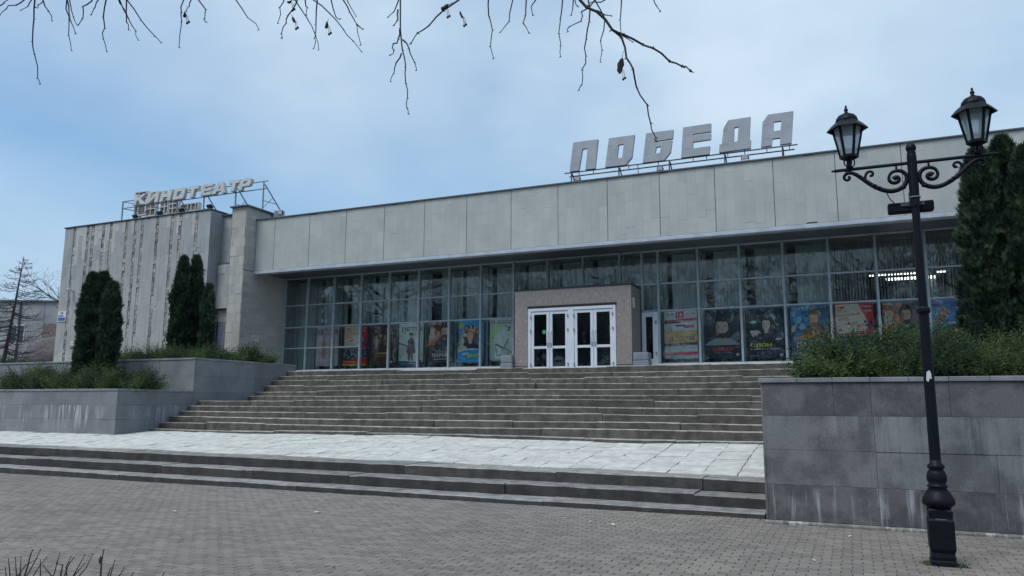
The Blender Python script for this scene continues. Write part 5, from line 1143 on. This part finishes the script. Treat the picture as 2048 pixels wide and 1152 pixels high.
juniper(1.05, 12.5, ZP, 0.7, 0.75, 0.78, 3300, 'juniper mound just left of the lamp post', 33, 0.24)
juniper(1.72, 12.4, ZP, 0.65, 0.7, 0.60, 3000, 'juniper mound just right of the lamp post', 34, 0.22)
juniper(2.4, 12.4, ZP, 0.7, 0.7, 0.64, 3000, 'juniper mound at the right edge before the conifers', 35, 0.22)
juniper(1.3, 13.6, ZP, 0.9, 0.7, 0.84, 2600, 'juniper mound at the back of the right planter near the conifers', 36, 0.26)
juniper(0.55, 12.05, ZP, 0.55, 0.28, 0.34, 1900, 'low juniper along the coping left of the lamp post', 37, 0.2)
juniper(1.95, 12.0, ZP, 0.8, 0.28, 0.32, 2000, 'low juniper along the coping right of the lamp post', 38, 0.2)
juniper(-23.9, 16.75, 1.97, 0.95, 0.7, 0.62, 2000, 'juniper at the left end of the low front tier', 41, 0.34, (-0.2, 0))
juniper(-22.75, 16.8, 1.97, 0.9, 0.75, 0.62, 2000, 'juniper below the three conifers on the front tier', 42, 0.34)
juniper(-21.55, 16.8, 1.97, 0.9, 0.75, 0.64, 2000, 'juniper in the middle of the low front tier', 43, 0.34)
juniper(-20.45, 16.9, 1.97, 0.78, 0.7, 0.58, 1900, 'juniper at the right end of the low front tier', 44, 0.34, (0.15, 0))
juniper(-22.9, 20.2, 3.03, 1.2, 0.9, 0.42, 1900, 'juniper under the pair of tall conifers on the upper tier', 45, 0.34)
juniper(-21.2, 20.4, 3.03, 1.1, 1.0, 0.46, 1900, 'juniper in the middle of the upper tier', 46, 0.34)
juniper(-20.55, 21.9, 3.03, 0.75, 0.8, 0.50, 1800, 'juniper at the stair end of the upper tier', 47, 0.36, (0.15, 0.1))
juniper(-25.0, 20.0, 3.03, 1.1, 0.8, 0.42, 1500, 'juniper beside the left conifers on the upper tier', 48, 0.34)
juniper(-33.2, 21.5, 2.84, 1.3, 1.2, 0.55, 1600, 'juniper nearest the corner on the far left bed', 49, 0.38)
juniper(-33.4, 19.6, 2.84, 1.2, 1.1, 0.5, 1500, 'juniper at the left picture edge on the far left bed', 50, 0.38)
juniper(-25.6, 17.4, 1.97, 1.0, 0.8, 0.75, 1600, 'juniper in the far left corner of the front tier', 51, 0.36)

# bare trees ---------------------------------------------------------
def grow(b, p, d, L_, r, lev, rg, droop=0.0, spread=0.6, minr=0.004):
    pts = [Vector(p)]; n_ = 4; dd = Vector(d).normalized(); rads = [r]
    for i in range(n_):
        dd = (dd + Vector((rg.gauss(0, .13), rg.gauss(0, .13), rg.gauss(0, .10) - droop))).normalized()
        pts.append(pts[-1] + dd*(L_/n_)); rads.append(max(minr, r*(1-0.55*(i+1)/n_)))
    b.tube(pts, rads, 6 if r > 0.03 else (4 if r > 0.012 else 3), cap=False)
    if lev <= 0: return
    k = rg.randint(3, 4)
    for i in range(k):
        t = rg.uniform(0.35, 1.0); j = min(n_-1, int(t*n_)); q_ = pts[j].lerp(pts[j+1], t*n_-j) if j < n_ else pts[-1]
        ax = Vector((rg.gauss(0, 1), rg.gauss(0, 1), rg.gauss(0.25, 0.7))).normalized()
        nd = (dd*(1-spread) + ax*spread).normalized()
        grow(b, q_, nd, L_*rg.uniform(0.55, 0.8), max(minr, rads[j]*rg.uniform(0.5, 0.7)), lev-1, rg, droop, spread, minr)
def bare_tree(name, loc, h, lev, seed, label, kind=None):
    rg = random.Random(seed); t0 = thing(name, label, 'tree', loc); p = Vector(loc)
    tr = MB(); tr.tube([p, p+Vector((0.05*h*rg.uniform(-1, 1), 0, h*0.3)), p+Vector((0.05*h*rg.uniform(-1, 1), 0, h*0.6))], [h*0.018, h*0.014, h*0.009], 8); tr.build('trunk', m_bark, t0)
    b = MB()
    for k in range(9):
        z = h*rg.uniform(0.25, 0.6); a = rg.uniform(0, 6.28)
        grow(b, p+Vector((0, 0, z)), (math.cos(a), math.sin(a), rg.uniform(0.5, 1.4)), h*rg.uniform(0.2, 0.34), h*0.006, lev, rg)
    b.build('crown', m_twig, t0)
def larch(loc, h, seed, label):
    rg = random.Random(seed); t0 = thing('larch_tree', label, 'tree', loc); p = Vector(loc)
    lean = Vector((RT.x, RT.y, 0))*0.10
    tr = MB(); tr.tube([p, p+lean*h*0.4+Vector((0, 0, h*0.4)), p+lean*h*0.9+Vector((0, 0, h))], [h*0.018, h*0.012, 0.015], 8); tr.build('trunk', m_bark, t0)
    b = MB()
    for k in range(84):
        t = 0.10+0.88*k/84; z = h*t; a = rg.uniform(0, 6.28); L_ = h*0.34*(1-t)**0.8+0.25
        c = p+lean*z+Vector((0, 0, z)); d = Vector((math.cos(a), math.sin(a), 0))
        pts = [c, c+d*L_*0.4+Vector((0, 0, -0.10*L_)), c+d*L_*0.75+Vector((0, 0, -0.05*L_)), c+d*L_+Vector((0, 0, 0.14*L_))]
        b.tube(pts, [0.035*(1.1-t)+0.008, 0.022*(1.1-t)+0.007, 0.012, 0.006], 4, cap=False)
        for q_ in range(13):
            s_ = rg.uniform(0.2, 1); i = min(2, int(s_*3)); c2 = pts[i].lerp(pts[i+1], s_*3-i)
            dd = (d*0.6+Vector((rg.gauss(0, .7), rg.gauss(0, .7), rg.gauss(0.1, .4)))).normalized()
            b.tube([c2, c2+dd*L_*0.16, c2+dd*L_*0.26+Vector((0, 0, 0.04*L_))], [0.010, 0.008, 0.005], 3, cap=False)
    b.build('crown', m_twig, t0)
def ground_at(px, py, d): v = at_depth(px, py, d); return (v.x, v.y, v.z)
larch(ground_at(6, 728, 50), 7.2, 4, 'bare larch standing at the far left before the grey building')
bare_tree('bare_tree', ground_at(128, 735, 46), 6.6, 3, 12, 'bare tree half hidden behind the left corner of the striped block')
# far building behind
fbld = thing('far_building', 'low grey building behind the bare larch at the far left', 'building', ground_at(40, 728, 64))
b0 = Vector(ground_at(40, 735, 64)); rx_ = Vector((RT.x, RT.y, 0)).normalized(); fy = Vector((W.x, W.y, 0)).normalized()
def obox(b, u0_, u1_, w0, w1, z0, z1, a=0.5, m=0):
    v = [b0 + rx_*u + fy*w_ + Vector((0, 0, z)) for z in (z0, z1) for w_ in (w0, w1) for u in (u0_, u1_)]
    return b.add(v, [(0, 2, 3, 1), (4, 5, 7, 6), (0, 1, 5, 4), (2, 6, 7, 3), (0, 4, 6, 2), (1, 3, 7, 5)], a, m)
obox(MB(), -14, 9, 0, 10, -3, 5.55).build('wall', m_bgwall, fbld)
obox(MB(), -14.1, 9.1, -0.15, 10.1, 5.55, 5.68).build('roof', m_cap, fbld)
for u in (-1.2, -6.5, -10):
    w_ = obox(MB(), u, u+1.3, -0.03, 0.05, 2.0, 3.6).build('window', m_sill, fbld)
    obox(MB(), u+0.1, u+0.6, -0.05, -0.031, 2.1, 3.5).build('pane', m_bgwin, w_); obox(MB(), u+0.7, u+1.2, -0.05, -0.031, 2.1, 3.5).build('pane', m_bgwin, w_)
obox(MB(), 1.95, 3.9, -0.6, 0.0, 1.9, 3.65).build('brown_bay', m_rust, fbld)
obox(MB(), -0.5, -0.38, -0.12, 0.0, -1, 5.5).build('drainpipe', m_dsteel, fbld)
obox(MB(), 1.6, 1.62, -0.012, 0.0, -1, 5.5).build('panel_joint', m_dsteel, fbld)
mb_ = MB(); c0 = Vector(ground_at(103, 735, 58)); 
mb_.lathe([(2.0, -0.5), (2.1, 0.6), (1.75, 1.5), (1.1, 2.05), (0.3, 2.25)], (0, 0, 0), 18)
mb_.v = [tuple(c0 + Vector((x*(1+0.08*math.sin(5*z+x*3)), y, z*(1+0.06*math.sin(3*x))))) for x, y, z in mb_.v]
tag(mb_.build('boulder', m_boulder, None, True), 'rounded grey-brown mass behind the left corner of the striped block', 'mound')

# overhead lime tree: trunk and limbs stand behind and above the camera
lt = thing('lime_tree', 'bare lime twigs hanging into the top of the picture', 'tree', (-2.6, -2.2, 0))
Z3 = [[(188, 0), (183, 100), (175, 222), (185, 290), (203, 420), (217, 452)], [(233, 5), (205, 28), (190, 40)], [(233, 5), (262, 60), (280, 112)], [(130, 0), (85, 28), (35, 47), (0, 80)], [(170, 0), (150, 35), (113, 55)],
[(360, 0), (372, 90), (370, 190), (385, 272)], [(370, 30), (378, 110), (408, 180)], [(375, 0), (395, 90), (412, 130)], [(495, 5), (447, 35), (447, 97), (423, 135)], [(530, 0), (512, 40), (493, 78)], [(572, 0), (557, 90), (565, 150), (557, 208), (575, 278)],
[(645, 0), (690, 95), (733, 168), (745, 216)], [(682, 0), (682, 120), (693, 160)], [(685, 0), (760, 108), (835, 195), (868, 230)], [(990, 0), (978, 65), (980, 115), (965, 255)], [(1030, 0), (1020, 35), (1003, 60)], [(1070, 0), (1108, 50), (1103, 100), (1110, 118)], [(1272, 0), (1335, 95), (1395, 160)],
[(1530, 0), (1508, 40), (1497, 125)], [(1600, 10), (1555, 80), (1543, 125), (1517, 180), (1515, 205)], [(1590, 0), (1650, 90), (1700, 190), (1718, 268)], [(1710, 0), (1703, 130), (1697, 205), (1692, 260)], [(1690, 0), (1780, 75), (1848, 155), (1905, 222), (1948, 278)], [(1850, 0), (1885, 65), (1922, 130), (1945, 242)], [(1922, 130), (1958, 158)], [(1870, 0), (1920, 88)], [(1785, 0), (1810, 90), (1835, 102)], [(1645, 0), (1656, 40), (1650, 80)], [(0, 30), (20, 15), (40, 0)], [(640, 0), (648, 20), (690, 95)]]
Z4 = [[(183, 0), (183, 180), (195, 300), (215, 400), (215, 500), (225, 590), (222, 650), (230, 685)], [(172, 0), (145, 70), (110, 103)], [(168, 60), (168, 120), (145, 152)], [(180, 170), (170, 235), (142, 262), (142, 300), (122, 332)], [(190, 320), (160, 375), (145, 440), (123, 490)], [(198, 240), (235, 290), (268, 375), (280, 422)],
[(535, 0), (440, 65), (355, 155), (285, 200), (247, 262)], [(713, 0), (715, 95), (737, 178), (725, 278), (745, 352)], [(860, 0), (838, 128), (785, 195)], [(942, 0), (938, 90), (922, 140), (957, 198)], [(998, 0), (980, 90)], [(1160, 0), (1148, 110), (1137, 200), (1150, 275), (1148, 342)], [(1225, 0), (1213, 90)],
[(1265, 0), (1365, 70), (1460, 180), (1530, 210), (1645, 270), (1705, 290), (1805, 370), (1880, 400), (1930, 427)], [(1460, 180), (1515, 225), (1545, 350), (1585, 415), (1605, 525), (1670, 632), (1690, 740), (1722, 830), (1724, 850)], [(1315, 0), (1320, 130), (1302, 235), (1300, 335), (1277, 420), (1277, 510), (1260, 542)], [(1350, 5), (1275, 70), (1270, 128), (1203, 160), (1193, 190)],
[(1360, 10), (1415, 110), (1388, 245), (1398, 300), (1387, 372)], [(1515, 0), (1507, 118), (1518, 225)], [(1370, 65), (1452, 95)], [(1415, 0), (1360, 12), (1310, 35)], [(1480, 195), (1580, 252)], [(1710, 0), (1722, 30), (1750, 68)], [(1235, 0), (1250, 38)]]
rg = random.Random(21)
def twig(pp, thick, dep):
    d0 = dep; pts = []; n_ = len(pp)
    dl = rg.uniform(-0.25, 0.25)
    for i, (x, y) in enumerate(pp): pts.append(at_depth(x, y, d0 + dl*i/max(1, n_-1) + rg.uniform(-0.03, 0.03)))
    fine = [pts[0]]
    for a_, b_ in zip(pts[:-1], pts[1:]):
        m_ = (a_+b_)/2 + Vector((rg.gauss(0, .004), rg.gauss(0, .004), rg.gauss(0, .004))); fine += [m_, b_]
    if pp[0][1] <= 12:
        up_ = (fine[0]-fine[1]).normalized()
        fine = [fine[0] + up_*0.35 + Vector((0, -0.25, 0.35)), fine[0] + up_*0.16 + Vector((0, -0.06, 0.1))] + fine
    k = len(fine); rad = [thick*(1.25-0.75*i/(k-1)) for i in range(k)]
    b = MB(); b.tube(fine, rad, 6)
    for p in pts[1:]:
        b.lathe([(0.2*thick, -1.1*thick), (0.95*thick, -0.3*thick), (0.85*thick, 0.6*thick), (0.3*thick, 1.4*thick)], (p.x, p.y, p.z), 6)
        s_ = rg.choice((-1, 1)); b.tube([p, p + RT*s_*thick*2.4 + UP*thick*-1.2], [thick*0.6, thick*0.3], 5)
    b.build('twig', m_twig, lt)
    return fine[0]
heads = []
for pl_ in Z3: heads.append(twig([(x/2.695, y/2.695) for x, y in pl_], 0.0029, 3.5+rg.uniform(-0.35, 0.35)))
for i, pl_ in enumerate(Z4): heads.append(twig([(740+x/3.012, y/3.012) for x, y in pl_], 0.0060 if i == 13 else (0.0042 if i in (14, 6) else 0.0032), 3.35 if i in (13, 14, 18, 21) else 3.4+rg.uniform(-0.3, 0.3)))
def bract(px, py, d, w, h, ang):
    w, h = w*0.8, h*0.8
    c = at_depth(px, py, d); a = RT*math.cos(ang)+UP*math.sin(ang); n_ = a.cross(W)
    P = []
    for t in np.linspace(-1, 1, 9): P.append((t, w*math.sqrt(max(0, 1-t*t))*(1+0.15*math.sin(7*t))))
    vs_ = [c + a*h*t + n_*wv + W*0.006*math.cos(3*t) for t, wv in P] + [c + a*h*t - n_*wv + W*0.010*math.cos(2*t+1) for t, wv in P[::-1]]
    b = MB(); b.add(vs_ + [v_ + W*0.0015 for v_ in vs_], [tuple(range(len(vs_))), tuple(range(len(vs_), 2*len(vs_)))[::-1]]); b.build('dry_bract', m_bract, lt)
    st = MB()
    for q_ in ((0.012, -0.03), (0.02, -0.024)):
        e_ = c - UP*h*0.8 + RT*q_[0] + UP*q_[1]; st.tube([c, c+RT*q_[0]*0.7-UP*h*0.5, e_], 0.0011, 4); st.lathe([(0.001, -0.006), (0.0055, -0.002), (0.0055, 0.003), (0.001, 0.006)], (e_.x, e_.y, e_.z), 8)
    st.tube([c+a*h*0.9, c+a*h*1.9], 0.0012, 4)
    st.build('seed_stalk', m_twig, lt)
bract(1241, 132, 3.35, 0.017, 0.045, 1.38); bract(890, 14, 3.4, 0.012, 0.026, 0.55); bract(923, 31, 3.4, 0.006, 0.026, -1.15); bract(369, 29, 3.5, 0.009, 0.016, 1.2); bract(587, 40, 3.5, 0.008, 0.018, 1.9); bract(653, 50, 3.5, 0.009, 0.02, 1.25); bract(580, 3, 3.5, 0.006, 0.018, 0.3)
lb = MB(); base = Vector((-2.6, -2.2, 0))
lb.tube([base-Vector((0, 0, .1)), base+Vector((0.02, 0.05, 1.6)), base+Vector((0.1, 0.2, 3.4)), base+Vector((0.15, 0.3, 5.2)), base+Vector((0.1, 0.5, 8))], [0.22, 0.18, 0.15, 0.12, 0.05], 12)
lb.build('trunk', m_bark, lt, True)
crown_pt = base+Vector((0.13, 0.25, 4.4))
hs = sorted([h for h in heads if h.z > 3.5], key=lambda p: p.x)
lm = MB()
for i in range(0, len(hs), 9):
    grp = hs[i:i+9]
    if not grp: continue
    c = sum(grp, Vector())/len(grp); tipp = c + Vector((0, -0.5, 0.55)); mid = crown_pt.lerp(tipp, 0.55)+Vector((0, 0, 0.5))
    lm.tube([crown_pt, mid, tipp], [0.05, 0.03, 0.014], 8)
    for h in grp: lm.tube([tipp.lerp(mid, rg.uniform(0, 0.3)), (h+tipp)/2+Vector((0, 0, 0.08)), h], [0.011, 0.008, 0.005], 6)
lm.build('limb', m_bark, lt, True)
ub = MB()
for k in range(6):
    a = rg.uniform(0, 6.28); grow(ub, base+Vector((0.12, 0.3, 5+0.4*k)), (math.cos(a), math.sin(a), 1.0), 2.2, 0.04, 2, rg)
ub.build('crown', m_twig, lt)

# bare shrub at the lower left corner
sh = thing('bare_shrub', 'leafless dark shrub twigs poking up at the lower left corner', 'shrub', (-3.6, 2.2, 0))
tw = [[(115, 410), (105, 300), (97, 220)], [(190, 410), (180, 300), (178, 200)], [(280, 410), (318, 290), (350, 160), (372, 118)], [(310, 400), (390, 260), (462, 110)], [(385, 400), (455, 290), (530, 200)], [(610, 410), (655, 240), (680, 155)], [(690, 410), (712, 290), (645, 262)], [(740, 390), (780, 280), (838, 205)], [(760, 400), (750, 310), (808, 190)], [(840, 400), (900, 290), (965, 172)], [(910, 400), (985, 310), (1052, 165)], [(1145, 410), (1155, 250), (1180, 120)], [(1255, 410), (1285, 310), (1303, 235)], [(1355, 410), (1385, 370), (1412, 315)], [(1495, 410), (1520, 370)], [(1850, 410), (1868, 372)], [(210, 400), (290, 290), (420, 215)], [(460, 400), (460, 230)], [(580, 400), (490, 292)], [(230, 390), (240, 200)], [(850, 400), (960, 270)], [(1230, 400), (1262, 320)], [(70, 410), (62, 320)]]
rs = random.Random(17); root_c = Vector((-3.6, 2.2, 0))
sb = MB()
for i, pp in enumerate(tw):
    d = rs.uniform(4.0, 4.5); pts = [at_depth(x/5.69, 1080+y/5.69, d) for x, y in pp]
    dd = (pts[0]-pts[1]).normalized()
    foot = pts[0] + dd*0.2; q0 = Vector((foot.x*0.7+root_c.x*0.3, foot.y*0.7+root_c.y*0.3, 0.0))
    k = [q0, foot] + pts; th = 0.0045 if i in (2, 6, 11) else 0.0032
    b = MB(); b.tube(k, [th*1.8, th*1.4] + [th*(1.15-0.6*j/(len(pts)-1)) for j in range(len(pts))], 5)
    for p in pts: b.lathe([(th*0.4, -th), (th*1.3, 0), (th*0.4, th*1.6)], (p.x, p.y, p.z), 5)
    b.build('stem', m_twig, sh)
c = at_depth(1150/5.69, 1080+232/5.69, 4.2); b = MB(); b.lathe([(0.001, -0.02), (0.008, -0.008), (0.009, 0.006), (0.003, 0.022)], (c.x-0.006, c.y, c.z), 6); b.build('dry_leaf', m_twig, sh)

# paper scraps and leaves on the plaza
for i, (px, py, s_) in enumerate(((634, 1026, 0.045), (1226, 1051, 0.03), (1181, 1045, 0.022), (1131, 1038, 0.02), (1628, 1123, 0.03), (1700, 1075, 0.025), (351, 1024, 0.04), (668, 1138, 0.02), (1275, 1130, 0.025))):
    r_ = ray(px, py); tt = -EYE/r_.z; p = Vector((0, 0, EYE)) + r_*tt; a0 = rs.uniform(0, 6)
    vs_ = [(p.x+s_*rs.uniform(.6, 1.2)*math.cos(a0+a), p.y+s_*rs.uniform(.5, 1)*math.sin(a0+a), 0.013+rs.uniform(0, 0.012)) for a in np.linspace(0, 6.28, 7)[:-1]]
    o = MB().add(vs_ + [(x, y, z-0.0015) for x, y, z in vs_], [tuple(range(6)), tuple(range(6, 12))[::-1]]).build('litter_scrap', m_sill if i < 7 else m_black)
    tag(o, ['largest white scrap, on the pavers left of centre', 'white scrap nearest the low steps on the right of centre', 'pale leaf just left of the white scrap near the low steps', 'tiny pale leaf farthest left of the cluster near the low steps', 'pale scrap on the pavers just left of the lamp post', 'small pale leaf by the planter foot left of the lamp post', 'white scrap on the pavers at the far left', 'dark scrap on the front pavers left of centre', 'dark scrap on the front pavers right of centre'][i], 'litter', 'scraps scattered on the plaza')

# wood behind the camera, seen only as reflections in the foyer glass
wb = MB(); rw = random.Random(77)
for k in range(54):
    x = -92 + 2.05*k + rw.uniform(-1.5, 1.5); y = rw.uniform(-36, -15); h = rw.uniform(13, 19); p = Vector((x, y, -0.1))
    wb.tube([p, p+Vector((rw.uniform(-.4, .4), 0, h*0.35)), p+Vector((rw.uniform(-.7, .7), 0, h*0.75))], [0.30, 0.22, 0.09], 6)
    for j in range(9):
        a = rw.uniform(0, 6.28); grow(wb, p+Vector((0, 0, h*rw.uniform(0.22, 0.7))), (math.cos(a), math.sin(a), rw.uniform(0.3, 1.3)), h*rw.uniform(0.2, 0.32), 0.12, 3, rw, minr=0.024)
tag(wb.build('bare_wood', m_twig), 'bare wood across the plaza mirrored in the foyer glass', 'trees', kind='stuff')
